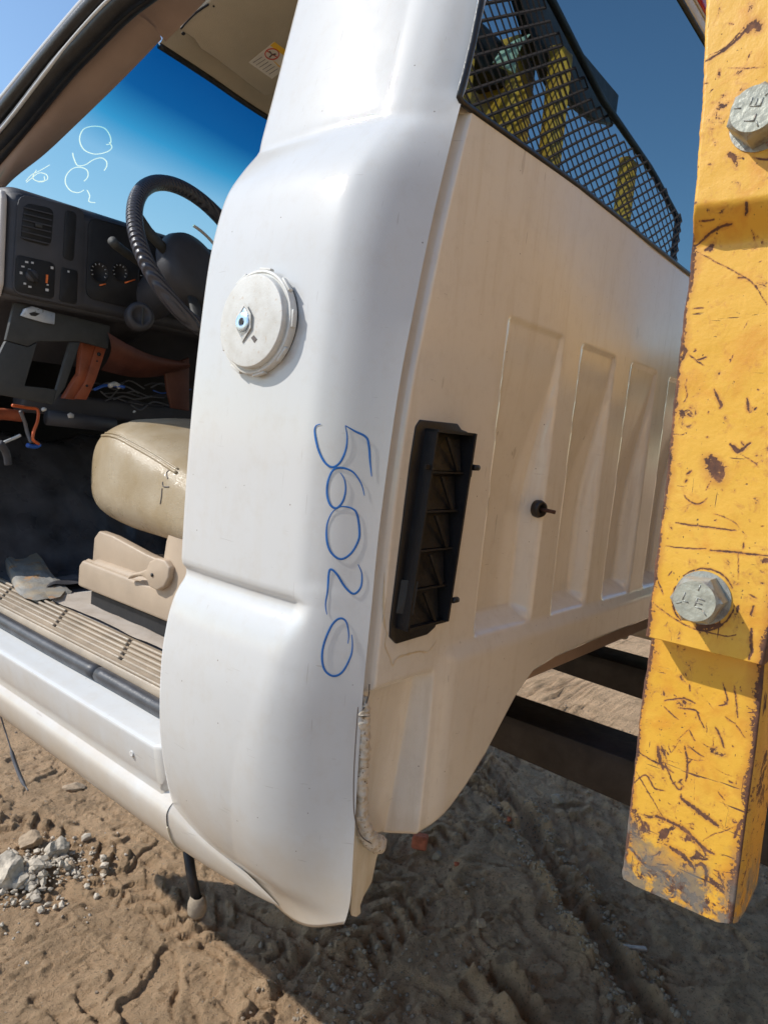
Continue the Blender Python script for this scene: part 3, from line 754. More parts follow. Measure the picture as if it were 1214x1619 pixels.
# ---- seam: gutter strip and lumpy sealant bead
g = []
zs_ = np.linspace(-0.50, 0.375, 90)
V = []
for i, z in enumerate(zs_):
    e = xe(z); w = 0.013 + 0.002 * noise.noise(Vector((0, 0, z * 20)))
    V += [Vector((e - 0.002, YR + 0.0065, z)), Vector((e + 0.004, YR + 0.010, z)), Vector((e + w, YR + 0.0155, z))]
Fc = [(i * 3 + k, i * 3 + k + 1, i * 3 + k + 4, i * 3 + k + 3) for i in range(len(zs_) - 1) for k in range(2)]
obj('seam_gutter', (V, Fc), M['gutter'], cab)
bead_px = [(579, 1100), (574, 1130), (573, 1180), (571, 1230), (571, 1275), (575, 1305), (583, 1325), (595, 1333), (601, 1338)]
bead = catmull([P(a, b, Y=YR + 0.004) for a, b in bead_px], 26)
def bead_r(t): return 0.0088 * (0.35 + 0.65 * ss(0, 0.12, t)) * (1 + 0.25 * ss(0.6, 0.8, t)) * (1 - 0.3 * ss(0.93, 1.0, t))
vf = tube(bead, bead_r, 20)
vf = ([p + Vector((0.0028 * noise.noise(p * 130), 0.0030 * noise.noise(p * 110 + Vector((5, 5, 5))) + 0.0006 * math.sin(p.z * 900 + 3 * noise.noise(p * 60)), 0.0012 * noise.noise(p * 200))) for p in vf[0]], vf[1])
obj('sealant_bead', vf, M['sealant'], cab)
obj('sealant_drip', rock(P(606, 1331, Y=YR + 0.002), 0.0075, 5, 1.3), M['sealant'], cab)
# split line left of the bead and the little tear above it
def wire_on(pix, r, Y): return tube(catmull([P(a, b, Y=Y) for a, b in pix], 5), r, 6)
obj('seam_crack', join(wire_on([(584, 1082), (583, 1098), (578, 1115), (573, 1122)], 0.0008, YR - 0.001), wire_on([(566, 1118), (563, 1160), (560, 1210), (559, 1250), (560, 1285), (566, 1312), (575, 1326), (588, 1334)], 0.0008, YR - 0.0042)), M['label_dark'], cab)
# inner flange below the bead
fl = [(558, 1300), (603, 1336), (596, 1356), (588, 1395), (575, 1418), (570, 1432), (571, 1444), (564, 1450), (558, 1449), (556, 1440)]
obj('lower_flange', prism([P(a, b, Y=YR + 0.010) for a, b in fl], (0, 0.004, 0), 0.001), M['gutter'], cab)

# ---- black pressure vent on the rear wall
vt = obj('air_vent', prism([Vector((x, YR - 0.002, z)) for x, z in
     [(0.664, 0.0235), (0.742, 0.0245), (0.752, 0.018), (0.766, 0.016), (0.772, 0.010), (0.760, -0.09), (0.7475, -0.215), (0.738, -0.236), (0.722, -0.243), (0.660, -0.2445), (0.6465, -0.234), (0.645, -0.215), (0.6535, -0.02), (0.657, 0.015)]], (0, 0.016, 0), 0.0015), M['black_plastic'], cab, auto=40)
def slab(pts, dy, b=0.0006): return prism(pts, dy, b)
def vx(z, x): return x + (z + 0.11) * 0.085           # the vent leans with the seam
W = []
# collar walls that stand off the wall
def leanbox(x0, x1, y0, y1, z0, z1):
    v = [Vector((vx(z, x), y, z)) for z in (z0, z1) for y in (y0, y1) for x in (x0, x1)]
    return v, [(0, 1, 3, 2), (4, 6, 7, 5), (0, 4, 5, 1), (2, 3, 7, 6), (0, 2, 6, 4), (1, 5, 7, 3)]
Y1 = YR - 0.020
obj('collar', join(leanbox(0.664, 0.667, Y1, YR - 0.002, -0.222, 0.014), leanbox(0.7395, 0.7435, Y1 - 0.004, YR - 0.002, -0.222, 0.014), leanbox(0.664, 0.7435, Y1 - 0.002, YR - 0.002, 0.011, 0.0145), leanbox(0.664, 0.7435, Y1, YR - 0.002, -0.224, -0.2205)), M['black_plastic'], vt, smooth=False)
for k in range(4):
    z = -0.036 - k * 0.047
    obj('shelf', leanbox(0.667, 0.7395, Y1 + 0.004, YR - 0.002, z - 0.0012, z + 0.0012), M['black_plastic'], vt, smooth=False)
for k in range(5):
    z = 0.010 - k * 0.047
    a = [(0.690, z - 0.004), (0.6945, z - 0.004), (0.728, z - 0.044), (0.722, z - 0.044)]
    obj('strut', prism([Vector((vx(zz_, x), Y1 + 0.003, zz_)) for x, zz_ in a], (0, 0.003, 0)), M['black_plastic'], vt, smooth=False)
    f_ = [Vector((vx(z - 0.006, 0.669), YR - 0.0035, z - 0.004)), Vector((vx(z, 0.737), YR - 0.0035, z - 0.004)), Vector((vx(z - 0.04, 0.737), YR - 0.012, z - 0.044)), Vector((vx(z - 0.04, 0.669), YR - 0.012, z - 0.044))]
    obj('flap', (f_, [(0, 1, 2, 3)]), M['rubber'], vt, smooth=False)
for x, z in ((0.7485, -0.028), (0.7465, -0.196)):
    obj('clip', join(tube([Vector((vx(z, x), Y1 - 0.003, z)), Vector((vx(z, x) + 0.010, Y1 - 0.003, z))], 0.0038, 10), leanbox(x - 0.004, x + 0.003, Y1, YR - 0.002, z - 0.012, z + 0.004)), M['black_plastic'], vt)
obj('gusset', prism([Vector((0.6655, Y1, -0.165)), Vector((0.6635, Y1 + 0.001, -0.205)), Vector((0.651, YR - 0.003, -0.205)), Vector((0.655, YR - 0.003, -0.165))], (0.001, 0, 0.0)), M['black_plastic'], vt, smooth=False)
obj('gusset', leanbox(0.655, 0.668, Y1 + 0.002, Y1 + 0.005, -0.033, -0.0275), M['black_plastic'], vt, smooth=False)
# tide mark of old sealant round the vent
tide = []
for seg_ in ([(612, 1000), (608, 1020), (616, 1040), (620, 1052), (628, 1040), (645, 1034), (662, 1030), (676, 1030), (690, 1012)], [(608, 905), (606, 950), (607, 985), (612, 1003)]):
    tide.append(ribbon_on(wall_bvh, seg_, 0.0011, n=10, jit=1.2))
tide = [t_ for t_ in tide if len(t_[0]) > 6]
if tide: obj('tide_mark', join(*tide), M['gutter'], vt)

# ---- rubber bung with rusty stud
hb, nb = hit(wall_bvh, 855, 805)
if hb is None: hb = P(855, 805, Y=YR)
hb = P(855, 805, Y=YR)
gm = obj('grommet', lathe(hb + Vector((0, 0.008, 0)), (-0.25, -1, 0), [(0.0135, 0), (0.0140, 0.006), (0.0115, 0.012), (0.007, 0.0125), (0.0055, 0.008)], 28), M['rubber'], cab)
obj('stud', tube([hb + Vector((0, 0.004, 0)), hb + Vector((-0.001, -0.016, -0.001)), hb + Vector((0.004, -0.022, -0.002))], 0.0030, 8), M['rust'], gm)

# ---- rocker, sill
YS = [0.832] + list(np.linspace(0.85, 2.56, 30))
prof = [(0.69, -0.425), (0.625, -0.438), (0.610, -0.446), (0.600, -0.452), (0.567, -0.460), (0.5600, -0.463), (0.5580, -0.469), (0.5660, -0.512), (0.5745, -0.535), (0.576, -0.541)]
low = [(0.576, -0.541), (0.5705, -0.5455), (0.5665, -0.552), (0.5655, -0.560), (0.568, -0.575), (0.574, -0.594), (0.583, -0.610), (0.592, -0.619), (0.602, -0.624), (0.63, -0.624), (0.68, -0.60)]
def smooth_prof(p, n=4): return [(q.x, q.z) for q in catmull([(a, 0, b) for a, b in p], n)]
roc = obj('rocker_panel', sweep(smooth_prof(prof, 3), YS), M['paint'], cab)
# end face of the raised step and the hollow behind it
e_ = smooth_prof(prof, 3)
cap = [Vector((x, 0.832, z)) for x, z in e_] + [Vector((0.69, 0.832, -0.541))]
obj('step_end', (cap + [p + Vector((0.012, -0.014, 0)) for p in cap], [tuple(range(len(cap)))] + [(i, i + 1, len(cap) + i + 1, len(cap) + i) for i in range(len(cap) - 1)]), M['paint'], roc)
obj('sill_pocket', sweep([(0.69, -0.46), (0.64, -0.475), (0.61, -0.50), (0.585, -0.53), (0.576, -0.541)], [0.785, 0.80, 0.82, 0.834]), M['paint'], roc)
yy = list(np.linspace(0.803, 2.56, 34))
obj('rocker_lip', sweep(smooth_prof(low, 4), yy), M['paint'], roc)
LPR = smooth_prof(low, 4)
def lip2(u, v):
    y = 0.8035 - 0.185 * v; ub = min(0.60, (YD - y) / (YD - 0.60) * 0.42); pb = side_pt(max(ub, 0), zbot(max(ub, 0)))
    k = (1 - v) ** 0.75; q = u * (len(LPR) - 1); a = int(q); b = min(a + 1, len(LPR) - 1); f_ = q - a
    x = LPR[a][0] * (1 - f_) + LPR[b][0] * f_; z = LPR[a][1] * (1 - f_) + LPR[b][1] * f_
    return Vector((pb.x + (x - 0.606) * k + 0.004 * v, y, zbot(max(ub, 0)) + (z + 0.603) * k))
obj('corner_lip', grid(lip2, 40, 30), M['paint'], roc)
obj('lip_joint', tube([Vector((x + 0.0004, 0.8025, z)) for x, z in smooth_prof(low[4:10], 4)], 0.0015, 6), M['gutter'], roc)
for (a, b) in ((208, 1192), ):
    q_ = P(a, b, X=0.5615)
    obj('spot_weld', lathe(q_, (-1, 0, 0), [(0.005, -0.001), (0.0045, 0.0008), (0.003, 0.0002), (0.001, 0)], 16), M['paint'], roc)
# rubber sill seal in two lengths
obj('sill_seal', tube(catmull([Vector((0.606, y, -0.437 + 0.001 * math.sin(y * 9))) for y in np.linspace(1.075, 2.1, 20)], 2), 0.0125, 14), M['seal'], cab)
obj('sill_seal', tube(catmull([Vector((0.606, 1.071, -0.437)), Vector((0.607, 0.97, -0.439)), Vector((0.606, 0.89, -0.439)), Vector((0.603, 0.84, -0.432)), Vector((0.600, 0.81, -0.41)), Vector((0.60, 0.80, -0.39))], 5), 0.0125, 14), M['seal'], cab)
# ribbed scuff plate
def scuffz(x): return -0.4155 + 0.0105 * ss(0.625, 0.69, x)
sp_ = obj('scuff_plate', sweep([(0.616, -0.434), (0.6175, -0.4205), (0.622, -0.417), (0.630, -0.4155), (0.698, -0.4045), (0.706, -0.408)], list(np.linspace(0.812, 2.05, 20))), M['scuff'], cab, auto=50)
obj('plate_lip', tube([Vector((0.6225, y, -0.4155)) for y in np.linspace(0.815, 2.05, 12)], 0.0032, 8), M['scuff'], sp_)
cuts = [0.815, 0.842, 1.085, 1.32, 1.56, 1.80, 2.05]
for x in (0.638, 0.650, 0.662, 0.674, 0.686):
    for a, b in zip(cuts[1:-1], cuts[2:]):
        off = (x - 0.662) * 1.1
        a_, b_ = a + off + 0.006, b + off - 0.006
        r_ = obj('tread_rib', tube([Vector((x, a_, scuffz(x) + 0.000)), Vector((x, a_ + 0.003, scuffz(x) + 0.001)), Vector((x, b_ - 0.003, scuffz(x) + 0.001)), Vector((x, b_, scuffz(x)))], 0.0034, 8), M['scuff'], sp_)
for x in (0.638, 0.650, 0.662, 0.674, 0.686):
    for a in cuts[1:5]:
        y = a + (x - 0.662) * 1.1
        obj('drain_slot', box(x - 0.0042, x + 0.0042, y - 0.0022, y + 0.0022, scuffz(x) + 0.0005, scuffz(x) + 0.0016, 0.0004), M['dash_dark'], sp_)
# carpet and the torn flap by the seat
def carp(u, v):
    x = 0.695 + 0.30 * u; y = 0.80 + 0.66 * v
    return Vector((x, y, -0.3990 + 0.004 * noise.noise(Vector((x * 14, y * 14, 0))) - 0.004 * u))
obj('carpet', grid(carp, 26, 50), M['carpet'], cab)
FA = catmull([P(a, b, Z=-0.37 + dz) for a, b, dz in ((-40, 820, 0.03), (-12, 852, 0.02), (25, 884, 0.0), (58, 876, 0.004), (82, 905, -0.01), (116, 938, -0.03))], 6)
FB = catmull([P(a, b, Z=-0.40) for a, b in ((-30, 860), (8, 900), (25, 932), (48, 948), (82, 946), (112, 941))], 6)
def flap(u, v):
    a = FA[int(round(v * (len(FA) - 1)))]; b = FB[int(round(v * (len(FB) - 1)))]
    p = a.lerp(b, u); p.z += 0.005 * noise.noise(p * 40) + 0.003 * math.sin(u * 3.14)
    return p
obj('torn_floor_flap', grid(flap, 24, 24), M['flap'], cab)
obj('rust_patch', prism([P(a, b, Z=-0.393) for a, b in ((72, 936), (88, 930), (104, 934), (96, 944), (80, 948))], (0, 0, 0.001)), M['flap'], cab, smooth=False)
def drape(u, v):
    x = 0.70 + 0.55 * u; y = 1.50 + 0.5 * v
    return Vector((x, y, -0.405 + 0.32 * ss(0.35, 1.0, v) + 0.03 * noise.noise(Vector((x * 7, y * 7, 2))) + 0.012 * noise.noise(Vector((x * 24, y * 20, 5)))))
obj('floor_mat', grid(drape, 60, 60), M['dark_floor'], cab)

# ---- seat
seat = obj('seat', box(0.735, 1.32, 0.86, 1.36, -0.372, -0.302, 0.014, 3), M['beige_plastic'], cab)
side = [(1.395, -0.368), (1.395, -0.318), (1.385, -0.303), (1.355, -0.300), (1.350, -0.262), (1.335, -0.243), (1.30, -0.245), (1.18, -0.262), (1.09, -0.268), (1.07, -0.30), (1.055, -0.24), (1.03, -0.15), (0.86, -0.15), (0.86, -0.368)]
obj('valance', join(prism([Vector((0.748, y, z)) for y, z in [(1.375, -0.318), (1.372, -0.262), (1.355, -0.245), (1.30, -0.247), (1.18, -0.262), (1.09, -0.268), (1.0, -0.262), (0.9, -0.262), (0.9, -0.318)]], (0.02, 0, 0), 0.004, 3),
      prism([Vector((0.728, y, z)) for y, z in [(1.392, -0.366), (1.392, -0.322), (1.38, -0.309), (1.15, -0.312), (1.115, -0.309), (1.098, -0.285), (1.088, -0.22), (1.06, -0.15), (0.9, -0.15), (0.9, -0.366)]], (0.03, 0, 0), 0.006, 3)), M['beige_plastic'], seat, auto=50)
obj('ledge_rib', tube([Vector((0.742, y, -0.3125 + 0.0 * y)) for y in np.linspace(1.12, 1.378, 8)], 0.006, 8), M['beige_plastic'], seat)
for xr in (0.742, 1.2): obj('seat_rail', box(xr, xr + 0.024, 0.9, 1.36, -0.400, -0.372), M['dash_dark'], seat, smooth=False)
# cushion
def cushion():
    bm = bmesh.new(); bmesh.ops.create_cube(bm, size=1)
    bmesh.ops.subdivide_edges(bm, edges=bm.edges[:], cuts=22, use_grid_fill=True)
    V = []
    for v in bm.verts:
        x, y, z = v.co * 2
        p = 4.0
        n_ = (abs(x) ** p + abs(y) ** p + abs(z) ** p) ** (1 / p)
        m_ = max(abs(x), abs(y), abs(z)); k = m_ / n_ if n_ > 0 else 1
        x, y, z = x * k, y * k, z * k
        Y = 1.125 + 0.350 * y; X = 1.03 + 0.305 * x
        top = interp(Y, [0.8, 1.0, 1.2, 1.32, 1.40, 1.46], [-0.095, -0.080, -0.022, 0.004, -0.006, -0.03]); bot = -0.245
        Z = (top + bot) / 2 + (top - bot) / 2 * z
        w = noise.noise(Vector((X * 9, Y * 9, Z * 9)))
        X += 0.004 * w - 0.008 * (1 - z * z) * (1 if x < -0.7 else 0)
        # puckered tear
        dd = (Vector((0.74, 1.10, -0.13)) - Vector((X, Y, Z))).length
        if x < -0.6: X += 0.010 * math.exp(-(dd / 0.03) ** 2) + 0.003 * math.sin(Y * 300) * math.exp(-(dd / 0.05) ** 2)
        v.co = Vector((X, Y, Z))
    r_ = bm_vf(bm); bm.free(); return r_
cvf = cushion()
cu = obj('cushion', cvf, M['leather'], seat)
cb_ = BVHTree.FromPolygons([tuple(v) for v in cvf[0]], cvf[1])
def on_bvh(bvh, pix, r, off, n=8):
    pts = []
    for p in catmull([(a, b, 0) for a, b in pix], n):
        h, nn = hit(bvh, p.x, p.y, off)
        if h is not None: pts.append(h)
    return tube(pts, r, 8)
obj('piping', join(on_bvh(cb_, [(150, 695), (165, 689), (185, 692), (215, 708), (245, 725), (280, 748)], 0.0032, 0.0008), on_bvh(cb_, [(152, 690), (168, 685), (188, 688), (218, 703), (248, 720), (282, 742)], 0.0020, 0.0008)), M['leather'], seat)
obj('tear_mark', join(on_bvh(cb_, [(270, 742), (264, 748), (266, 757)], 0.0012, 0.0002), on_bvh(cb_, [(258, 762), (259, 769), (268, 770)], 0.0013, 0.0002), on_bvh(cb_, [(257, 772), (256, 785), (254, 797)], 0.0013, 0.0002)), M['label_dark'], seat)
obj('seat_back', prism([Vector((0.76, y, z)) for y, z in [(0.98, -0.12), (0.93, 0.0), (0.86, 0.32), (0.80, 0.52), (0.70, 0.52), (0.72, 0.2), (0.80, -0.12)]], (0.50, 0, 0), 0.03, 4), M['leather'], seat)
# recliner lever
lc = P(243, 910, X=0.722)
lev = [P(a, b, X=0.716) for a, b in ((200, 916), (206, 907), (220, 904), (231, 900), (236, 888), (247, 882), (260, 886), (268, 898), (266, 915), (259, 928), (248, 934), (236, 928), (231, 916), (224, 911), (212, 912))]
lv = obj('lever', prism(lev, (0.014, 0, 0), 0.0035, 3), M['beige_plastic'], seat, auto=45)
obj('lever_screw', tube([P(241, 909, X=0.7155), P(241, 909, X=0.7155) + Vector((-0.0012, 0, 0))], 0.0035, 12), M['dash_dark'], seat)

# ---- dashboard
YDH = 1.50
def DP(px, py, Y=YDH): return P(px, py, Y=Y)
dash_out = [(7, 300), (4, 330), (2, 380), (0, 430), (2, 462), (14, 474), (40, 480), (90, 492), (130, 502), (180, 512), (250, 530), (400, 570)]
tl, br = DP(20, 298), DP(30, 478)
DX0, DZ1, DZ0 = DP(14, 300).x, 0.418, 0.205
def dashshell():
    prof = [(2.0, 0.33), (1.80, 0.40), (1.62, 0.425), (1.545, 0.425), (1.515, 0.418), (1.503, 0.405), (1.500, 0.39), (1.500, 0.225), (1.503, 0.212), (1.515, 0.203), (1.60, 0.195), (1.70, 0.10)]
    pr = [(q.x, q.z) for q in catmull([(a, 0, b) for a, b in prof], 3)]
    V = []; xs_ = []
    for k in range(9):                                    # rounded left end
        a = k / 8 * math.pi / 2; xs_.append((DX0 + 0.022 * (1 - math.sin(a)) - 0.000, 0.030 * (1 - math.cos(a)) ))
    xs_ = [(DX0 + 0.03 * (1 - math.cos(k / 8 * math.pi / 2)), 0.03 * (1 - math.sin(k / 8 * math.pi / 2))) for k in range(9)]
    xs_ += [(x, 0.0) for x in np.linspace(DX0 + 0.05, 2.36, 24)]
    for x, ins in xs_:
        for y, z in pr:
            cz = 0.31
            V.append(Vector((x, y + ins, cz + (z - cz) * (1 - ins * 3))))
    n = len(pr); Fc = [(i * n + k, i * n + k + 1, (i + 1) * n + k + 1, (i + 1) * n + k) for i in range(len(xs_) - 1) for k in range(n - 1)]
    Fc.append(tuple(range(n))); return V, Fc
dash = obj('dashboard', dashshell(), M['dash'], cab)
# beige end cap catching the sun
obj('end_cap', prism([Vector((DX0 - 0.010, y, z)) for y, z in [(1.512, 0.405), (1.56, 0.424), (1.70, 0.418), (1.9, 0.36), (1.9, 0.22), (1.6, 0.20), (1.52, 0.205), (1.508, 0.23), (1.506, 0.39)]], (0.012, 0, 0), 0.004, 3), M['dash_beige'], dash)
def bez(pts, Y, d, name, mat, parent, b=0.0015):
    return obj(name, prism([P(a, b_, Y=Y) for a, b_ in pts], (0, d, 0), b), mat, parent, auto=40)
def rrect(tl, tr, br, bl, r=0.12, n=4):
    """rounded quadrilateral in picture space used as an outline on a plane"""
    c = [Vector((*p, 0)) for p in (tl, tr, br, bl)]; out = []
    for i in range(4):
        p = c[i]; a = c[i - 1]; b = c[(i + 1) % 4]
        L = min((a - p).length, (b - p).length) * r * 2
        s = p + (a - p).normalized() * L; e = p + (b - p).normalized() * L
        for k in range(n + 1):
            t = k / n; q_ = s.lerp(p, t).lerp(p.lerp(e, t), t); out.append((q_.x, q_.y))
    return out
bz = bez(rrect((30, 306), (135, 330), (133, 488), (20, 464), 0.08), 1.497, 0.006, 'bezel', M['dash'], dash)
bez(rrect((40, 320), (86, 330), (81, 391), (33, 378), 0.12), 1.4955, 0.002, 'vent_recess', M['dash_dark'], dash)
for k in range(6):
    y0 = 328 + k * 9.4
    obj('vent_slat', prism([P(39 - k * 0.9, y0 - 1, Y=1.492), P(84 - k * 0.8, y0 + 10, Y=1.492), P(84 - k * 0.8, y0 + 12.0, Y=1.492), P(39 - k * 0.9, y0 + 1.0, Y=1.492)], (0, 0.004, 0.001)), M['dash'], dash, smooth=False)
obj('vent_tab', prism([P(a, b, Y=1.490) for a, b in ((57, 352), (68, 355), (68, 361), (57, 358))], (0, 0.003, 0), 0.0008), M['dash_grey'], dash)
bez(rrect((104, 331), (122, 336), (117, 414), (100, 408), 0.2), 1.4955, 0.002, 'slot', M['dash_dark'], dash)
bez(rrect((26, 402), (88, 416), (86, 474), (24, 460), 0.08), 1.4955, 0.002, 'switch_panel', M['dash_dark'], dash)
bez(rrect((98, 422), (124, 428), (122, 482), (94, 476), 0.1), 1.4955, 0.002, 'switch_blank', M['dash_dark'], dash)
kb = obj('headlight_knob', lathe(P(50, 436, Y=1.496), (0, -1, 0), [(0.012, 0), (0.0115, 0.007), (0.010, 0.009), (0.004, 0.0095)], 24), M['dash'], dash)
obj('knob_grip', prism([P(a, b, Y=1.4845) for a, b in ((43, 428), (47, 425), (63, 444), (59, 447))], (0, 0.004, 0), 0.0008), M['dash_dark'], dash)
for (a, b, w, h) in ((47, 426, 4, 3), (37, 421, 5, 2.5), (43, 414, 5, 3), (52, 415, 4, 3), (34, 431, 4, 4), (40, 448, 4, 3), (48, 453, 5, 3), (83, 423, 4, 4), (76, 450, 3, 2), (75, 458, 5, 4), (109, 429, 3, 3)):
    obj('symbol', prism([P(a - w / 2, b - h / 2, Y=1.4945), P(a + w / 2, b - h / 2 + 0.8, Y=1.4945), P(a + w / 2, b + h / 2 + 0.8, Y=1.4945), P(a - w / 2, b + h / 2, Y=1.4945)], (0, 0.0006, 0)), M['white_print'], dash, smooth=False)
obj('dimmer', prism([P(a, b, Y=1.4935) for a, b in ((74, 434), (77, 434.5), (76, 448), (73, 447))], (0, 0.002, 0)), M['amber'], dash, smooth=False)
# instrument cluster hollow, dials
bez(rrect((141, 343), (420, 420), (420, 540), (136, 470), 0.06), 1.4975, 0.001, 'cluster_recess', M['dash_dark'], dash)
for (cx_, cy_, r_) in ((157, 430, 0.022), (190, 430, 0.020), (240, 440, 0.035)):
    g_ = obj('gauge', lathe(P(cx_, cy_, Y=1.497), (0, -1, 0), [(r_, 0), (r_, 0.0015), (r_ * 0.93, 0.002), (r_ * 0.9, 0.0008)], 28), M['dash_dark'], dash)
    tk = []
    for k in range(9):
        a = R(210 - k * 30); c_ = P(cx_, cy_, Y=1.4945)
        d0 = Vector((math.cos(a), 0, math.sin(a)))
        tk.append(tube([c_ + d0 * r_ * 0.66, c_ + d0 * r_ * 0.82], 0.0008, 4))
    obj('gauge_ticks', join(*tk), M['white_print'], dash)
for (a, b, c_, d_) in ((158, 451, 168, 449), (198, 447, 214, 442)):
    obj('needle', tube([P(a, b, Y=1.493), P(c_, d_, Y=1.493)], 0.0016, 6), M['amber'], dash)
# lower panel with opening (frame of four pieces), latch plate, braces
lp = [(20, 478), (150, 510), (175, 545), (140, 640), (0, 625), (0, 560)]
def frame_piece(pts, Y=1.53, d=0.012, m='dash_grey', name='lower_panel'):
    return obj(name, prism([P(a, b, Y=Y) for a, b in pts], (0, d, 0), 0.002), M[m], dash, auto=40)
frame_piece([(24, 478), (175, 515), (172, 552), (128, 540), (60, 540), (45, 548), (10, 538)])
frame_piece([(10, 539), (45, 549), (60, 541), (40, 610), (90, 616), (84, 640), (0, 624), (-20, 600)])
frame_piece([(112, 541), (128, 541), (104, 612), (84, 640), (90, 616)])
obj('latch_plate', prism([P(a, b, Y=1.524) for a, b in ((33, 499), (38, 488), (52, 484), (88, 495), (87, 513), (70, 510), (45, 503))], (0, 0.004, 0), 0.001), M['pale_steel'], dash)
obj('latch_hole', prism([P(a, b, Y=1.5225) for a, b in ((47, 495), (55, 493), (64, 496), (57, 500), (50, 499))], (0, 0.001, 0)), M['dash_dark'], dash, smooth=False)
obj('brace', join(prism([P(a, b, Y=1.56) for a, b in ((131, 541), (156, 541), (138, 602), (120, 632), (102, 630), (126, 590))], (0, 0.02, 0), 0.002),
                  prism([P(a, b, Y=1.555) for a, b in ((154, 541), (171, 545), (152, 602), (138, 632), (118, 631), (136, 602))], (0, 0.015, 0), 0.002)), M['orange'], dash, auto=40)
obj('brace_hole', join(*[tube([P(a, b, Y=1.5535), P(a, b, Y=1.5525)], r, 12) for a, b, r in ((157, 560, 0.0045), (154, 571, 0.002), (138, 610, 0.003))]), M['dash_dark'], dash)
def duct(u, v):
    a = P(170 + 120 * u, 525 + 45 * u + 10 * math.sin(u * 3), Y=1.52 + 0.02 * u); b = P(160 + 130 * u, 585 + 12 * math.sin(u * 3.1), Y=1.60)
    p = a.lerp(b, v); p.y -= 0.03 * math.sin(v * math.pi); return p
obj('steering_column_shroud', grid(duct, 16, 10), M['copper'], dash)
obj('knee_bracket', prism([P(a, b, Y=1.58) for a, b in ((262, 590), (275, 575), (300, 565), (300, 650), (272, 645), (265, 615))], (0, 0.01, 0), 0.002), M['copper'], dash)
obj('lower_duct', join(tube([P(75, 660, Y=1.62), P(180, 672, Y=1.62)], 0.018, 14), box(0.72, 1.9, 1.66, 1.72, -0.02, 0.03, 0.01)), M['dash'], dash)
obj('duct_tag', prism([P(a, b, Y=1.598) for a, b in ((107, 655), (112, 652), (118, 656), (117, 661), (109, 661))], (0, 0.001, 0)), M['white_print'], dash)
obj('clip_white', join(rock(P(70, 648, Y=1.59), 0.007, 3), rock(P(213, 651, Y=1.6), 0.005, 8)), M['wire_white'], dash)
def wire(name, pix, r, mat, Y=1.6): return obj(name, tube(catmull([P(a, b, Y=Y + 0.01 * math.sin(i)) for i, (a, b) in enumerate(pix)], 6), r, 8), M[mat], dash)
wire('orange_wire', [(20, 641), (45, 645), (60, 648), (60, 665), (54, 682), (53, 695), (62, 702)], 0.0035, 'wire_orange')
wire('grey_wire', [(33, 650), (40, 668), (44, 685), (50, 700)], 0.004, 'wire_grey')
wire('blue_plug', [(44, 704), (56, 706), (64, 703)], 0.005, 'wire_blue')
wire('blue_wire', [(150, 616), (165, 610), (182, 610), (198, 612)], 0.0035, 'wire_blue')
wire('white_plug', [(174, 610), (182, 607), (190, 612)], 0.006, 'wire_white')
for k in range(14):
    a0 = random.uniform(130, 250); b0 = random.uniform(605, 640)
    wire('loom_wire', [(a0, b0), (a0 + 15, b0 + random.uniform(-8, 12)), (a0 + 35, b0 + random.uniform(-10, 10)), (a0 + 60, b0 + random.uniform(-6, 14))], random.uniform(0.0012, 0.0025), random.choice(['wire_grey', 'wire_grey', 'dash', 'dash', 'wire_grey', 'wire_blue']), 1.64)
wire('rusty_bracket', [(-10, 655), (10, 655), (35, 658)], 0.013, 'orange', 1.63)
wire('loose_label', [(8, 699), (20, 694), (33, 688)], 0.0035, 'wire_white', 1.6)
wire('pedal', [(0, 700), (10, 715), (14, 735)], 0.008, 'dash', 1.6)

# ---- steering wheel
wc = P(322, 416, Y=1.36)
wax = Vector((0.16, -0.88, 0.42)).normalized()
su = wax.cross(Vector((0, 0, 1))).normalized(); sv = su.cross(wax)
RWH = 0.183
def ringpts(r, n=72, z=0.0): return [wc + wax * z + (su * math.cos(2 * math.pi * k / n) + sv * math.sin(2 * math.pi * k / n)) * r for k in range(n + 1)]
sw = obj('steering_wheel', tube(ringpts(RWH), 0.0165, 16, caps=False, ref=wax), M['wheel_cover'], cab)
hubv = lathe(wc - wax * 0.035, wax, [(0.085, -0.02), (0.088, 0.0), (0.080, 0.018), (0.05, 0.028), (0.02, 0.030)], 36)
obj('hub', hubv, M['dash'], sw)
for a in (R(160), R(20), R(250), R(290)):
    d = su * math.cos(a) + sv * math.sin(a)
    obj('spoke', tube([wc - wax * 0.035 + d * 0.07, wc - wax * 0.02 + d * 0.13, wc + d * RWH * 0.97], 0.016, 10, flat=0.5, ref=wax), M['dash_grey'], sw)
ring_a = [wc - wax * 0.012 + (su * math.cos(a) + sv * math.sin(a)) * 0.105 for a in np.linspace(R(100), R(215), 20)]
obj('hub_trim', tube(ring_a, 0.0035, 8), M['dash_beige'], sw)
col_ = wc - wax * 0.04
obj('steering_column', tube([col_, col_ - wax * 0.10, col_ - wax * 0.28], lambda t: 0.040 + 0.018 * t, 20), M['dash'], sw)
obj('ignition', lathe(P(222, 500, Y=1.44), (-0.3, -1, 0.1), [(0.030, -0.02), (0.031, 0.0), (0.026, 0.008), (0.018, 0.008), (0.016, 0.003), (0.002, 0.003)], 24), M['dash'], sw)
obj('key_slot', box(*(lambda q_: (q_.x - 0.002, q_.x + 0.002, q_.y - 0.012, q_.y - 0.008, q_.z - 0.018, q_.z + 0.018))(P(222, 500, Y=1.44)), 0.001), M['dash_grey'], sw)
obj('turn_stalk', tube([P(178, 381, Y=1.36), P(183, 387, Y=1.37), P(200, 400, Y=1.40), P(235, 425, Y=1.45)], lambda t: 0.0095 - 0.001 * t, 12), M['pale_steel' if False else 'dash_grey'], sw)

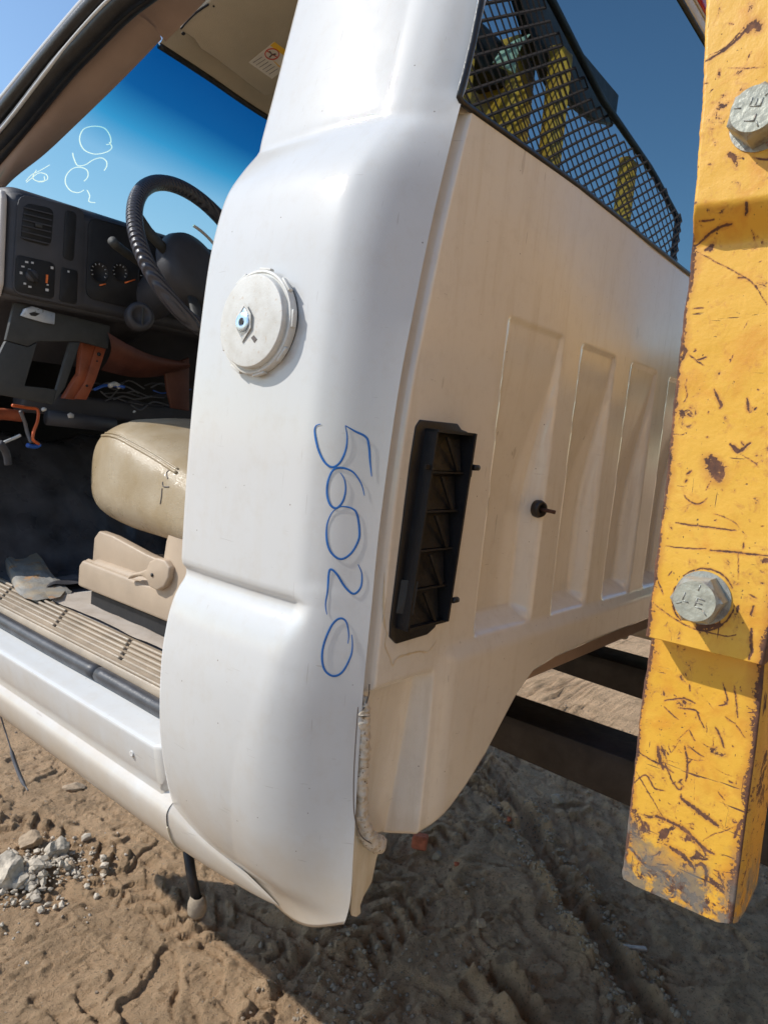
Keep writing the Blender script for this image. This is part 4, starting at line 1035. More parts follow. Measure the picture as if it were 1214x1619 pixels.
# ---- door opening: rail strips, A pillar trim
def strip(name, pix, X0, X1, r, mat, flat=1.0):
    n = len(pix)
    return obj(name, tube(catmull([P(a, b, X=X0 + (X1 - X0) * i / (n - 1)) for i, (a, b) in enumerate(pix)], 8), r, 12, flat=flat), M[mat], cab)
strip('roof_rail', [(-60, 235), (0, 162), (70, 78), (137, 0), (190, -50), (300, -120)], 0.66, 0.72, 0.0080, 'paint')
strip('outer_weatherstrip', [(-52, 250), (10, 172), (82, 84), (156, 0), (210, -46), (310, -110)], 0.665, 0.725, 0.0165, 'rubber')
strip('drip_flange', [(-50, 262), (8, 198), (70, 118), (115, 62), (172, 0), (230, -46), (320, -100)], 0.655, 0.715, 0.0036, 'paint')
strip('inner_weatherstrip', [(-45, 275), (22, 200), (92, 112), (138, 62), (193, 5), (250, -36), (330, -88)], 0.675, 0.735, 0.0190, 'rubber')
strip('seal_bulb', [(-40, 296), (30, 212), (100, 125), (150, 72), (205, 18), (265, -26)], 0.685, 0.742, 0.0120, 'rubber')
Lp = catmull([(-30, 290, 0), (48, 200, 0), (100, 137, 0), (150, 78, 0), (200, 18, 0)], 10)
Rp = catmull([(-20, 330, 0), (20, 285, 0), (70, 245, 0), (115, 203, 0), (190, 130, 0), (256, 62, 0)], 8)
def trimf(u, v):
    a = Lp[int(round(v * (len(Lp) - 1)))]; b = Rp[int(round(v * (len(Rp) - 1)))]
    A = P(a.x, a.y, X=0.690 + 0.06 * v); B = P(b.x, b.y, X=0.700 + 0.125 * v)
    p = A.lerp(B, u); bl_ = 0.02 * math.sin(math.pi * min(1, u * 1.0)) ** 0.7 if 0 < u < 1 else 0
    p.x += bl_ * -0.25; p.y -= bl_
    return p
obj('a_pillar_trim', grid(trimf, 14, 40), M['beige_trim'], cab)
# painted pillar behind the trim, carries the glass
def trimb(u, v):
    p = trimf(u, v); return p + Vector((0.004, 0.035, 0.012))
obj('a_pillar', grid(trimb, 4, 20), M['dash_dark'], cab)
# headliner edge by the pillar
def hl(u, v):
    top = [(196, 14), (235, -12), (330, -60)]; bot = [(262, 66), (304, 24), (350, -25)]
    k = v * 2; i = min(int(k), 1); f_ = k - i
    a = Vector(top[i]).lerp(Vector(top[i + 1]), f_); b = Vector(bot[i]).lerp(Vector(bot[i + 1]), f_)
    A = P(a.x, a.y, X=0.752); B = P(b.x, b.y, X=0.83); p = A.lerp(B, u); p.y -= 0.012 * math.sin(math.pi * u); return p
obj('headliner_edge', grid(hl, 10, 16), M['beige_trim'], cab)
# windshield header, sun visor
wtop = [P(a, b, Z=0.755) for a, b in ((254, 68), (330, 118), (424, 182))]
hd = catmull(wtop + [Vector((1.55, 1.47, 0.757)), Vector((2.2, 1.38, 0.755))], 8)
def headf(u, v):
    p = hd[int(round(v * (len(hd) - 1)))]; s = math.sin(u * math.pi / 2)
    return p + Vector((0.0, -0.13 * u + 0.0, 0.055 * s + 0.012 * math.sin(u * math.pi)))
obj('header_trim', grid(headf, 12, 32), M['headliner'], cab)
obj('header_seal', tube([p + Vector((0, 0.004, -0.004)) for p in hd], 0.0065, 8), M['rubber'], cab)
vis_px = [(285, 47), (300, 32), (330, 4), (352, -30), (480, -60), (520, 40), (430, 150), (418, 152), (340, 92), (318, 78), (308, 62)]
def VP_(a, b):                                             # visor plane: hangs a little below the roof
    d = ray(a, b); n_ = Vector((0.0, 0.42, 1.0)); c_ = Vector((0.95, 1.30, 0.775)); return d * (n_.dot(c_) / n_.dot(d))
def voff(p, k): return p + Vector((0, -0.42, -1.0)).normalized() * k
vs = obj('sun_visor', prism([VP_(a, b) for a, b in vis_px], Vector((0, 0.42, 1.0)).normalized() * 0.016, 0.004, 3), M['headliner'], cab)
lab = [(393, 98), (434, 66), (462, 84), (452, 112), (432, 124)]
obj('label_sheet', prism([voff(VP_(a, b), 0.0012) for a, b in ((393, 98), (434, 65), (470, 92), (430, 124))], Vector((0, 0.42, 1.0)) * 0.0006), M['label_white'], vs, smooth=False)
obj('label_band', join(prism([voff(VP_(a, b), 0.0018) for a, b in ((427, 71), (434, 65), (470, 92), (463, 97))], Vector((0, 0.42, 1.0)) * 0.0004), prism([voff(VP_(a, b), 0.0018) for a, b in ((431, 94), (436, 98), (446, 107), (440, 104))], Vector((0, 0.42, 1.0)) * 0.0004)), M['label_yellow'], vs, smooth=False)
ringp = [voff(VP_(430 + 11.0 * math.cos(a), 84 + 8.5 * math.sin(a)), 0.0024) for a in np.linspace(0, 2 * math.pi, 28)]
obj('prohibition_ring', join(tube(ringp, 0.0011, 6, caps=False), tube([voff(VP_(422, 79), 0.0024), voff(VP_(438, 89), 0.0024)], 0.001, 6)), M['label_red'], vs)
obj('pictogram', join(tube([voff(VP_(426, 80), 0.0022), voff(VP_(430, 85), 0.0022), voff(VP_(436, 84), 0.0022)], 0.0016, 6), tube([voff(VP_(430, 85), 0.0022), voff(VP_(426, 89), 0.0022)], 0.0014, 6)), M['label_dark'], vs)
lines = []
for k in range(6):
    f0 = k / 6; a0 = (399 + 5 + f0 * 24 - 2, 93 + f0 * 17 - 2)
    a0 = Vector((400, 98)).lerp(Vector((428, 118)), k / 5.5) ; a1 = a0 + Vector((14, -9))
    lines.append(tube([voff(VP_(a0.x, a0.y), 0.0020), voff(VP_(a1.x, a1.y), 0.0020)], 0.0006, 4))
obj('text_line', join(*lines), M['label_dark'], vs)
obj('visor_hole', join(tube([voff(VP_(290, 52), 0.001), voff(VP_(290, 52), 0.002)], 0.004, 10), tube([voff(VP_(338, 9), 0.001), voff(VP_(338, 9), 0.002)], 0.002, 8)), M['dash_dark'], vs)
obj('visor_edge', tube(catmull([voff(VP_(a, b), 0.001) for a, b in ((286, 45), (296, 33), (312, 18), (330, 6))], 5), 0.002, 6), M['dash_dark'], vs)
# windshield
wb = [Vector((0.66, 1.93, 0.35)), Vector((1.0, 2.10, 0.345)), Vector((1.5, 2.18, 0.34)), Vector((2.05, 2.08, 0.345)), Vector((2.28, 1.96, 0.35))]
wt = [Vector((0.77, 1.34, 0.765))] + [p + Vector((0, 0.006, 0)) for p in wtop] + [Vector((1.55, 1.476, 0.76)), Vector((2.2, 1.386, 0.757))]
wb_, wt_ = catmull(wb, 10), catmull(wt, 8)
def wsf(u, v):
    a = wb_[int(round(u * (len(wb_) - 1)))]; b = wt_[int(round(u * (len(wt_) - 1)))]
    p = a.lerp(b, v); p.y += 0.03 * math.sin(math.pi * v); p.z += 0.02 * math.sin(math.pi * v); return p
ws_vf = grid(wsf, 40, 16)
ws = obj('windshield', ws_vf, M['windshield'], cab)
ws_b = BVHTree.FromPolygons([tuple(v) for v in ws_vf[0]], ws_vf[1])
scr = [[(173, 224), (177, 233), (168, 240), (150, 243), (133, 236), (126, 220), (132, 204), (148, 199), (165, 202), (174, 214), (175, 226), (168, 228)],
       [(115, 241), (117, 250), (123, 261), (135, 260), (148, 252), (160, 249), (168, 254), (169, 262), (165, 269)],
       [(133, 286), (139, 279), (138, 269), (128, 264), (115, 266), (105, 277), (104, 290), (112, 301), (124, 304), (133, 300)],
       [(138, 300), (142, 309), (141, 318), (151, 320)]]
yi = [[(41, 286), (50, 276), (62, 270), (79, 260)], [(58, 268), (52, 280), (60, 286), (74, 284), (74, 276), (62, 273), (48, 283), (42, 288)], [(60, 287), (70, 286), (70, 278)]]
for k, s in enumerate(scr): obj('glass_marking', ribbon_on(ws_b, s, 0.0014, 0.001, 7, taper=False), M['marker_glass'], ws)
for s in yi: obj('glass_marking', ribbon_on(ws_b, s, 0.0012, 0.001, 7, taper=False), M['marker_glass'], ws)

# ---- mount hanging under the sill, cable
mt = obj('body_mount', tube([P(296, 1335, X=0.70), P(303, 1385, X=0.70), P(312, 1425, X=0.70)], lambda t: 0.0085, 12), M['dark_steel'], cab)
obj('mount_cup', lathe(P(312, 1428, X=0.70), (0.05, 0, -1), [(0.008, -0.012), (0.0125, -0.010), (0.0155, 0.0), (0.0155, 0.014), (0.013, 0.020), (0.004, 0.021)], 20), M['rock_grey'], mt)
obj('hanging_cable', tube(catmull([P(-12, 1090, X=0.70), P(4, 1140, X=0.70), P(15, 1175, X=0.70), P(24, 1205, X=0.70), P(35, 1233, X=0.70), P(45, 1250, X=0.70)], 6), lambda t: 0.0016 + 0.0030 * ss(0.45, 0.5, t) * (1 - ss(0.85, 0.9, t)), 10), M['wire_grey'], cab)

# ------------------------------------------------------------------ forklift
fk = thing('forklift', (1.75, -1.2, GH), 'yellow forklift with chipped rusty carriage holding the white cab up on two dark forks', 'forklift')
XA = 0.53
def A(px, py, X=XA): return P(px, py, X=X)
# the carriage upright: side face parallel to the cab side, stepped twice
XU, XM, XL = XA - 0.020, XA, XA + 0.024
lpx = [(1119, -60), (1115, 0), (1108, 180), (1100, 290), (1095, 350), (1090, 430), (1076, 530), (1063, 650), (1051, 770), (1037, 880), (1026, 960), (1020, 1006), (1016, 1030)]
lpt = [P(a, b, X=XA) for a, b in lpx]; lzs = [p.z for p in lpt][::-1]; lys = [p.y for p in lpt][::-1]
YLEFT = lambda z: interp(z, lzs, lys)
zcut = P(1020, 1006, X=XM).z; zj0 = P(1150, 330, X=XM).z; zj1 = P(1150, 388, X=XM).z; ztop_ = P(1119, -60, X=XM).z
yright = P(1206, 1048, X=XM).y
def armX(z):
    if z > zj0: return XU
    t = (zj0 - z) / (zj0 - zj1); t = min(1, t)
    return XU + (XM - XU) * (t * t * (3 - 2 * t))
def yr_(z): return yright - 0.0035 * (z - zcut) / 0.1 - 0.03 * ss(zj1 - 0.02, zj0, z)
NR, NC = 760, 110
V = []
for j in range(NR + 1):
    z = zcut + (ztop_ - zcut) * j / NR; X = armX(z); yl = YLEFT(z)
    if X < XM: yl = yl * (X / XM) ** 0.9
    yl += 0.0008 * noise.noise(Vector((0, z * 60, 1))) + 0.0004 * noise.noise(Vector((0, z * 240, 1)))
    yr1 = yr_(z)
    for i in range(NC + 1):
        u = i / NC; y = yl + (yr1 - yl) * u
        e = min(u, 1 - u) * (yl - yr1); round_ = 0.0010 * (1 - min(1, e / 0.0012)) ** 2
        V.append(Vector((X + round_ + 0.00035 * noise.noise(Vector((y * 60, z * 60, 2))), y, z)))
n = NC + 1
Fc = [(j * n + i, j * n + i + 1, (j + 1) * n + i + 1, (j + 1) * n + i) for j in range(NR) for i in range(NC)]
base = len(V)
for j in range(NR + 1):
    p = V[j * n]; q_ = V[j * n + NC]
    V += [p + Vector((0.0012, 0.0004, 0)), p + Vector((0.011, 0.0005, 0)), q_ + Vector((0.0012, -0.0004, 0)), q_ + Vector((0.012, -0.0005, 0))]
for j in range(NR):
    a, b = j * n, (j + 1) * n; c_, d_ = base + j * 4, base + (j + 1) * 4
    Fc += [(a, b, d_, c_), (c_, d_, d_ + 1, c_ + 1), (a + NC, c_ + 2, d_ + 2, b + NC), (c_ + 2, c_ + 3, d_ + 3, d_ + 2)]
base = len(V)
for i in range(NC + 1): V.append(V[i] + Vector((0.0245, 0, 0.0)))
for i in range(NC): Fc.append((i, base + i, base + i + 1, i + 1))
arm_v = V
arm = obj('carriage_upright', (V, Fc), M['yellow'], fk)
ARMN = NR
# lower plate, set back behind the cut
lowL = [(1030, 990), (1024, 1040), (1014, 1100), (1004, 1190), (994, 1280), (985, 1360), (982, 1382), (984, 1392)]
lowR = [(1211, 990), (1208, 1040), (1205, 1090), (1195, 1180), (1180, 1290), (1166, 1395), (1160, 1440), (1153, 1468)]
LL = catmull([P(a, b, X=XL) for a, b in lowL], 6); LR = catmull([P(a, b, X=XL) for a, b in lowR], 6)
def lowpt(u, s):
    k = s * (len(LL) - 1); i = min(int(k), len(LL) - 2); f_ = k - i
    a = LL[i].lerp(LL[i + 1], f_); b = LR[i].lerp(LR[i + 1], f_); p = a.lerp(b, u)
    e = min(u, 1 - u) * (a - b).length; e2 = (1 - s) * 0.22
    r_ = 0.0016 * (1 - min(1, e / 0.0016)) ** 2 + 0.0016 * (1 - min(1, e2 / 0.0016)) ** 2
    p.x += r_ + 0.00035 * noise.noise(Vector((p.y * 60, p.z * 60, 7)))
    cr_ = max(0, 0.010 - e) / 0.010 * max(0, 0.012 - e2) / 0.012
    p.z += cr_ ** 1.5 * 0.006
    if u < 0.001: p.y += 0.0006 * noise.noise(Vector((1, 1, p.z * 120)))
    return p
LN, LC = 520, 110
V, Fc = grid(lowpt, LC, LN)
n = LC + 1; base = len(V)
loop = [j * n for j in range(LN + 1)] + [LN * n + i for i in range(1, LC + 1)] + [j * n + LC for j in range(LN - 1, -1, -1)]
for k in loop: V.append(V[k] + Vector((0.0012, 0, 0))); V.append(V[k] + Vector((0.010, 0, 0)))
for q in range(len(loop) - 1):
    a, b = loop[q], loop[q + 1]; c_, d_ = base + q * 2, base + q * 2 + 2
    Fc += [(a, b, d_, c_), (c_, d_, d_ + 1, c_ + 1)]
lf = obj('lower_plate', (V, Fc), M['yellow'], arm)
# flank that faces back, in shade
V = []
for (a, b) in [(1212, 990), (1205, 1090), (1195, 1180), (1180, 1290), (1166, 1395), (1158, 1460)]:
    p = P(a, b, X=XL + 0.001); V += [p, p + Vector((0.004, -0.0022, 0)), p + Vector((0.022, -0.003, 0)), p + Vector((0.060, -0.003, 0.004))]
Fc = [(i * 4 + k, i * 4 + k + 1, i * 4 + k + 5, i * 4 + k + 4) for i in range(5) for k in range(3)]
obj('flank', (V, Fc), M['yellow'], arm)
# inner flange that closes the section
obj('section_web', box(XL + 0.004, XL + 0.055, 0.075, 0.135, -0.12, 0.40, 0.004), M['yellow'], arm)
# bolts
def hexbolt(cx_, cy_, rpx, rot, X):
    c = P(cx_, cy_, X=X); e = P(cx_ + rpx, cy_, X=X)
    r = (Vector((0, e.y, e.z)) - Vector((0, c.y, c.z))).length
    s = Vector((0, -1, 0)); u = Vector((0, 0, 1)); axn = Vector((-1, 0, 0))
    H_ = r * 1.15
    def ring(rad, h, hexa):
        out = []
        for k in range(36):
            a = 2 * math.pi * k / 36 + R(rot)
            if hexa:
                m_ = (a - R(rot)) % (math.pi / 3) - math.pi / 6; rr = rad * math.cos(math.pi / 6) / math.cos(m_)
            else: rr = rad
            out.append(c + axn * h + (s * math.cos(a) + u * math.sin(a)) * rr)
        return out
    levels = [(r * 1.09, 0.0, 0), (r * 1.09, r * 0.05, 0), (r * 1.0, r * 0.055, 1), (r, H_ * 0.80, 1)]
    V = []
    for rad, h, hx_ in levels: V += ring(rad, h, hx_)
    # chamfer: blend hex -> circle
    hexr = ring(r, H_ * 0.80, 1); circ = ring(r * 0.80, H_, 0)
    for t_ in (0.35, 0.7, 1.0): V += [a.lerp(b, t_) + axn * 0 for a, b in zip(hexr, circ)]
    Fc = []
    nl = len(V) // 36
    for j in range(nl - 1):
        for k in range(36): Fc.append((j * 36 + k, j * 36 + (k + 1) % 36, (j + 1) * 36 + (k + 1) % 36, (j + 1) * 36 + k))
    b = obj('hex_bolt', (V, Fc), M['bolt'], fk, auto=28)
    face = ring(r * 0.80, H_, 0)
    obj('bolt_face', prism(face, (-0.0003, 0, 0), 0.0), M['bolt_face'], b, smooth=False)
    return b, c + axn * (H_ + 0.0004), r
def letters(b, c, r, rot, strokes):
    vf = []
    ca, sa = math.cos(R(rot)), math.sin(R(rot))
    for st in strokes:
        pts = [c + Vector((0, -(x * ca - y * sa) * r, (x * sa + y * ca) * r)) for x, y in st]
        for p, q_ in zip(pts[:-1], pts[1:]): vf.append(tube([p, q_], 0.00045, 6))
    obj('grade_mark', join(*vf), M['bolt'], b)
L_ = [[(-0.42, 0.20), (-0.42, -0.14), (-0.18, -0.14)]]
E_ = [[(0.36, 0.18), (0.08, 0.18), (0.08, -0.18), (0.36, -0.18)], [(0.08, 0.0), (0.32, 0.0)]]
G_ = [[(0.0, 0.70), (0.0, 0.46)], [(0.60, -0.35), (0.42, -0.22)], [(-0.60, -0.35), (-0.42, -0.22)]]
b1, c1, r1 = hexbolt(1110, 945, 42, 5, XM)
letters(b1, c1, r1, -12, L_ + E_ + G_)
b2, c2, r2 = hexbolt(1203, 192, 46, 20, XU)
letters(b2, c2, r2, 78, L_ + E_ + G_)
# scuffs, gouges and rust spots that have a shape of their own
marks = {'arm': [], 'low': []}
def left_px(y): return interp(y, [0, 430, 770, 1005], [1115, 1090, 1051, 1020])
def gouge(pix, w, where='arm', name='', mat='rust', jit=0):
    marks[where].append((pix, w, XM if where == 'arm' else XL, 2.0 if mat == 'dark_steel' else 1.0))
lf_b = 'low'
for cx_, cy_, rr in ((1112, 948, 49), (1207, 198, 54)):
    for a0, a1 in ((0.2, 1.9), (2.4, 3.6), (4.0, 5.9)):
        gouge([(cx_ + rr * math.cos(a), cy_ + rr * math.sin(a)) for a in np.linspace(a0, a1, 8)], 0.0011)
for k in range(70):                                            # small random nicks
    px_, py_ = random.uniform(1040, 1205), random.uniform(20, 990); a_ = random.uniform(0, 6.28); L_n = random.choice([2, 3, 5, 9, 16])
    if px_ > left_px(py_) + 6: gouge([(px_, py_), (px_ + L_n * math.cos(a_), py_ + L_n * math.sin(a_))], random.uniform(0.0003, 0.0010))
for k in range(110):
    py_ = 1060 + 390 * random.random() ** 0.7; px_ = random.uniform(1000, 1195); a_ = random.gauss(0.7, 0.7); L_n = random.choice([2, 4, 6, 10, 18, 30])
    gouge([(px_, py_), (px_ + L_n * math.cos(a_) * 0.5, py_ + L_n * math.sin(a_) * 0.5 + 1), (px_ + L_n * math.cos(a_), py_ + L_n * math.sin(a_))], random.uniform(0.0003, 0.0014), 'low')
gouge([(1115, 97), (1140, 82), (1165, 62), (1180, 45), (1190, 40)], 0.0016)
gouge([(1182, 48), (1192, 38), (1200, 46)], 0.0040)
gouge([(1120, 88), (1145, 75), (1168, 52), (1176, 42)], 0.0007)
gouge([(1136, 122), (1137, 110)], 0.0011)
gouge([(1150, 107), (1180, 108), (1207, 106)], 0.0006)
gouge([(1154, 178), (1162, 160), (1166, 155)], 0.0007)
gouge([(1100, 345), (1123, 342)], 0.0008)
gouge([(1098, 390), (1125, 372), (1150, 362), (1162, 360)], 0.0014)
gouge([(1115, 395), (1125, 388), (1122, 396)], 0.0022)
gouge([(1097, 395), (1120, 408), (1165, 432), (1190, 448), (1205, 470), (1212, 482)], 0.0007)
gouge([(1174, 335), (1178, 328), (1178, 318)], 0.0015)
gouge([(1129, 616), (1134, 628), (1139, 640), (1138, 645)], 0.0016)
gouge([(1180, 630), (1182, 645), (1184, 650)], 0.0014)
gouge([(1154, 702), (1165, 715), (1178, 706), (1186, 700)], 0.0016); gouge([(1165, 715), (1160, 705)], 0.0018); gouge([(1170, 718), (1190, 730), (1200, 740)], 0.0006)
gouge([(1118, 728), (1126, 738), (1132, 750), (1136, 757)], 0.0065, name='rust_spot', jit=0.8)
gouge([(1122, 722), (1136, 736), (1142, 750)], 0.0040, name='rust_spot', jit=0.8)
gouge([(1085, 750), (1092, 744)], 0.0012); gouge([(1083, 762), (1086, 758)], 0.0013)
gouge([(1081, 783), (1090, 793), (1102, 797), (1112, 793), (1117, 787)], 0.0009)
gouge([(1067, 826), (1090, 830), (1125, 834), (1163, 839)], 0.0010); gouge([(1127, 812), (1145, 818), (1160, 826), (1168, 834)], 0.0006)
gouge([(1052, 863), (1085, 867), (1115, 868)], 0.0008); gouge([(1122, 870), (1160, 873), (1214, 879)], 0.0011)
gouge([(1166, 875), (1167, 895), (1166, 916)], 0.0006)
gouge([(1031, 952), (1060, 975), (1090, 992), (1120, 1000), (1150, 1006), (1163, 1003)], 0.0007)
gouge([(1036, 905), (1042, 925), (1048, 940)], 0.0008)
gouge([(1184, 940), (1196, 946)], 0.0009); gouge([(1190, 958), (1186, 972)], 0.0014); gouge([(1166, 958), (1165, 968)], 0.0014)
gouge([(1105, 991), (1120, 990), (1138, 988)], 0.0032, mat='dark_steel')
gouge([(1188, 995), (1186, 1012), (1188, 1026), (1184, 1042)], 0.0018, mat='dark_steel')
gouge([(1072, 540), (1076, 545), (1082, 556), (1078, 568)], 0.0028); gouge([(1088, 560), (1100, 570), (1112, 578)], 0.0008)
gouge([(1085, 598), (1083, 612), (1086, 625), (1080, 636)], 0.0007)
gouge([(1066, 685), (1078, 688), (1086, 682)], 0.0005)
for pix, w in (([(1006, 1188), (1030, 1202), (1050, 1212), (1064, 1222)], 0.0018), ([(1050, 1205), (1060, 1230), (1072, 1248), (1080, 1243)], 0.0016), ([(1076, 1262), (1100, 1280), (1120, 1295), (1134, 1305)], 0.0040),
               ([(1036, 1290), (1060, 1300), (1085, 1315), (1110, 1340), (1128, 1350)], 0.0034), ([(1142, 1080), (1148, 1100), (1148, 1112), (1136, 1116)], 0.0016), ([(1160, 1084), (1163, 1105), (1166, 1135)], 0.0014),
               ([(1130, 1150), (1136, 1160), (1144, 1182)], 0.0018), ([(1127, 1165), (1127, 1190)], 0.0007), ([(1050, 1108), (1080, 1104), (1098, 1112)], 0.0014), ([(1075, 1120), (1095, 1122), (1105, 1128)], 0.0014),
               ([(1040, 1180), (1042, 1200), (1048, 1216)], 0.0032), ([(1056, 1175), (1060, 1190), (1072, 1172)], 0.0008), ([(1070, 1170), (1092, 1150)], 0.0006), ([(1082, 1180), (1086, 1205), (1084, 1235)], 0.0018),
               ([(1097, 1232), (1097, 1270), (1098, 1306)], 0.0004), ([(1098, 1370), (1110, 1366), (1116, 1380), (1114, 1400)], 0.0032), ([(1142, 1378), (1152, 1380), (1162, 1382)], 0.0010),
               ([(1005, 1220), (1030, 1262), (1046, 1290)], 0.0010), ([(996, 1340), (1020, 1368), (1046, 1378), (1070, 1400), (1100, 1425)], 0.0040), ([(1060, 1340), (1078, 1352), (1096, 1372)], 0.0045),
               ([(1160, 1325), (1166, 1310), (1172, 1296)], 0.0030), ([(1000, 1240), (1020, 1225), (1034, 1246), (1050, 1250)], 0.0014), ([(1110, 1330), (1130, 1318), (1150, 1312), (1162, 1306)], 0.0009)):
    gouge(pix, w, lf_b)
def put_marks(o, key, edges):
    me = o.data; nv = len(me.vertices); co = np.empty(nv * 3, dtype=np.float32); me.vertices.foreach_get('co', co); co = co.reshape(-1, 3)
    y, z = co[:, 1].astype(float), co[:, 2].astype(float)
    y = y + 0.0009 * (fbm(y * 420, z * 420, 2, 71) - 0.5); z = z + 0.0009 * (fbm(y * 420 + 31, z * 420, 2, 72) - 0.5)
    best = np.full(nv, -3.0)
    for pix, w, X, kind in marks[key]:
        c = catmull([P(a, b, X=X if b > 350 or key == 'low' else XU) for a, b in pix], 4)
        for k in range(len(c) - 1):
            a, b = c[k], c[k + 1]; dy, dz = b.y - a.y, b.z - a.z; L2 = dy * dy + dz * dz + 1e-12
            t_ = np.clip(((y - a.y) * dy + (z - a.z) * dz) / L2, 0, 1)
            d = np.hypot(y - a.y - t_ * dy, z - a.z - t_ * dz)
            tt = (k + 0.5) / (len(c) - 1); ww = w * (0.62 if key == 'low' else 0.9) * (0.55 + 0.45 * math.sin(math.pi * tt))
            best = np.maximum(best, 1.0 - d / ww)
    for ys_, w in edges:                                   # bare metal along a plate's edge
        best = np.maximum(best, 1.0 - np.abs(y - ys_(z)) / (w * (0.25 + 1.5 * fbm(z * 70, z * 0, 3, 77))))
    at = me.attributes.new('wear', 'FLOAT', 'POINT'); at.data.foreach_set('value', best.astype(np.float32))
put_marks(arm, 'arm', [(lambda z: np.interp(z, lzs, lys), 0.0032), (lambda z: yright - 0.0035 * (z - zcut) / 0.1, 0.0040)])
_l = [(p.z, p.y) for p in LL][::-1]; _r = [(p.z, p.y) for p in LR][::-1]
put_marks(lf, 'low', [(lambda z: np.interp(z, [q[0] for q in _l], [q[1] for q in _l]), 0.0036), (lambda z: np.interp(z, [q[0] for q in _r], [q[1] for q in _r]), 0.0058)])

# forks
for (x0, x1) in ((1.30, 1.43), (1.90, 2.03)):
    poly = [(0.02, -0.64), (0.06, -0.655), (1.3, -0.615), (1.75, -0.605), (1.75, -0.592), (1.3, -0.556), (0.09, -0.556), (0.075, -0.53), (0.075, 0.10), (0.02, 0.10)]
    obj('fork', prism([Vector((x0, y, z)) for y, z in poly], (x1 - x0, 0, 0), 0.003, 2), M['dark_steel'], fk, auto=40)
obj('carriage_bar', box(0.62, 2.75, -0.05, 0.018, -0.42, -0.32, 0.008), M['yellow_plain'], fk, auto=40)
obj('carriage_bar', box(0.62, 2.75, -0.05, 0.018, 0.02, 0.12, 0.008), M['yellow_plain'], fk, auto=40)
obj('added_shade_plate', prism([Vector((x, -0.11, z)) for x, z in ((1.16, -0.9), (3.0, -0.9), (3.0, 0.20), (1.16, 0.20))], (0, -0.02, 0), 0.004), M['shade_brown'], fk, auto=40)  # unseen plate, added to keep light from behind off the rear wall
obj('added_bounce_cheek', prism([Vector((x, -0.09, z)) for x, z in ((0.62, -0.95), (1.15, -0.95), (1.15, 0.70), (1.02, 0.76), (0.62, 0.76))], (0, -0.03, 0), 0.006), M['bounce_yellow'], fk, auto=40)  # unseen panel, added to bounce warm sunlight onto the rear wall
obj('added_bounce_beam', prism([Vector((x, -0.10, z)) for x, z in ((1.16, 0.21), (3.0, 0.21), (3.0, 0.42), (2.5, 0.47), (2.1, 0.68), (1.16, 0.74))], (0, -0.04, 0), 0.006), M['yellow_plain'], fk, auto=40)  # unseen crossbar, added to throw yellow light back at the rear wall
# load guard: frame and expanded metal, bent over at the far top corner
def gtop(x): return interp(x, [0.5, 1.5, 1.9, 2.3, 2.8, 3.2], [1.42, 1.38, 1.28, 1.17, 1.11, 1.02])
GY = -0.10
guard = obj('load_guard', join(tube([Vector((x, GY, gtop(x))) for x in np.linspace(0.95, 3.15, 24)], 0.012, 8), tube([Vector((0.95, GY, 0.1)), Vector((0.95, GY, gtop(0.95)))], 0.014, 8), tube([Vector((3.15, GY, 0.1)), Vector((3.15, GY, gtop(3.15)))], 0.014, 8),
      tube([Vector((0.95, GY, 0.12)), Vector((3.15, GY, 0.12))], 0.014, 8)), M['dark_steel'], fk)
for x in (1.50, 2.02, 2.62):
    obj('guard_bar', box(x, x + 0.085, GY - 0.06, GY - 0.02, 0.0, gtop(x) - 0.02, 0.005), M['yellow_plain'], fk, auto=40)
vf = []; mw, mh = 0.066, 0.040
V = []; Fc = []
def strand(a, b, r=0.0044):
    d = (b - a).normalized(); s = d.cross(Vector((0, 1, 0))) * r; n0 = len(V); w = Vector((0, 1, 0)) * r * 0.6
    for p in (a, b): V.extend([p + s, p + w, p - s, p - w])
    for k in range(4): Fc.append((n0 + k, n0 + (k + 1) % 4, n0 + 4 + (k + 1) % 4, n0 + 4 + k))
nxm = int(2.2 / mw); nzm = int(1.3 / mh)
for i in range(nxm):
    for j in range(nzm):
        x = 0.97 + i * mw; z = 0.12 + j * mh
        if z + mh * 0.9 > gtop(x + mw * 0.6): continue
        by = lambda X, Z: GY + 0.05 * math.sin(X * 4 + Z * 2) * 0.4
        for (xa, za, xb, zb) in ((x, z + mh / 2, x + mw / 2, z), (x + mw / 2, z, x + mw, z + mh / 2), (x, z + mh / 2, x + mw / 2, z + mh), (x + mw / 2, z + mh, x + mw, z + mh / 2)):
            strand(Vector((xa, by(xa, za), za)), Vector((xb, by(xb, zb), zb)))
mg = obj('expanded_metal', (V, Fc), M['rust'], guard, smooth=False); mg['kind'] = 'stuff'
def MR(px, py, Yv): p = P(px, py, Y=Yv); return Vector((p.x, 2 * YR - Yv, p.z))
obj('tilt_plate', prism([MR(a, b, 1.16) for a, b in ((818, -20), (868, -20), (905, 60), (980, 150), (974, 196), (945, 190), (880, 140), (852, 90))], (0, -0.03, 0), 0.004), M['dark_steel'], fk, auto=40)
obj('lamp_lens', prism([MR(a, b, 1.15) for a, b in ((784, 98), (796, 78), (818, 62), (842, 52), (828, 70), (818, 92), (817, 116), (802, 108))], (0, -0.01, 0), 0.002), M['lamp_pale'], fk, auto=40)
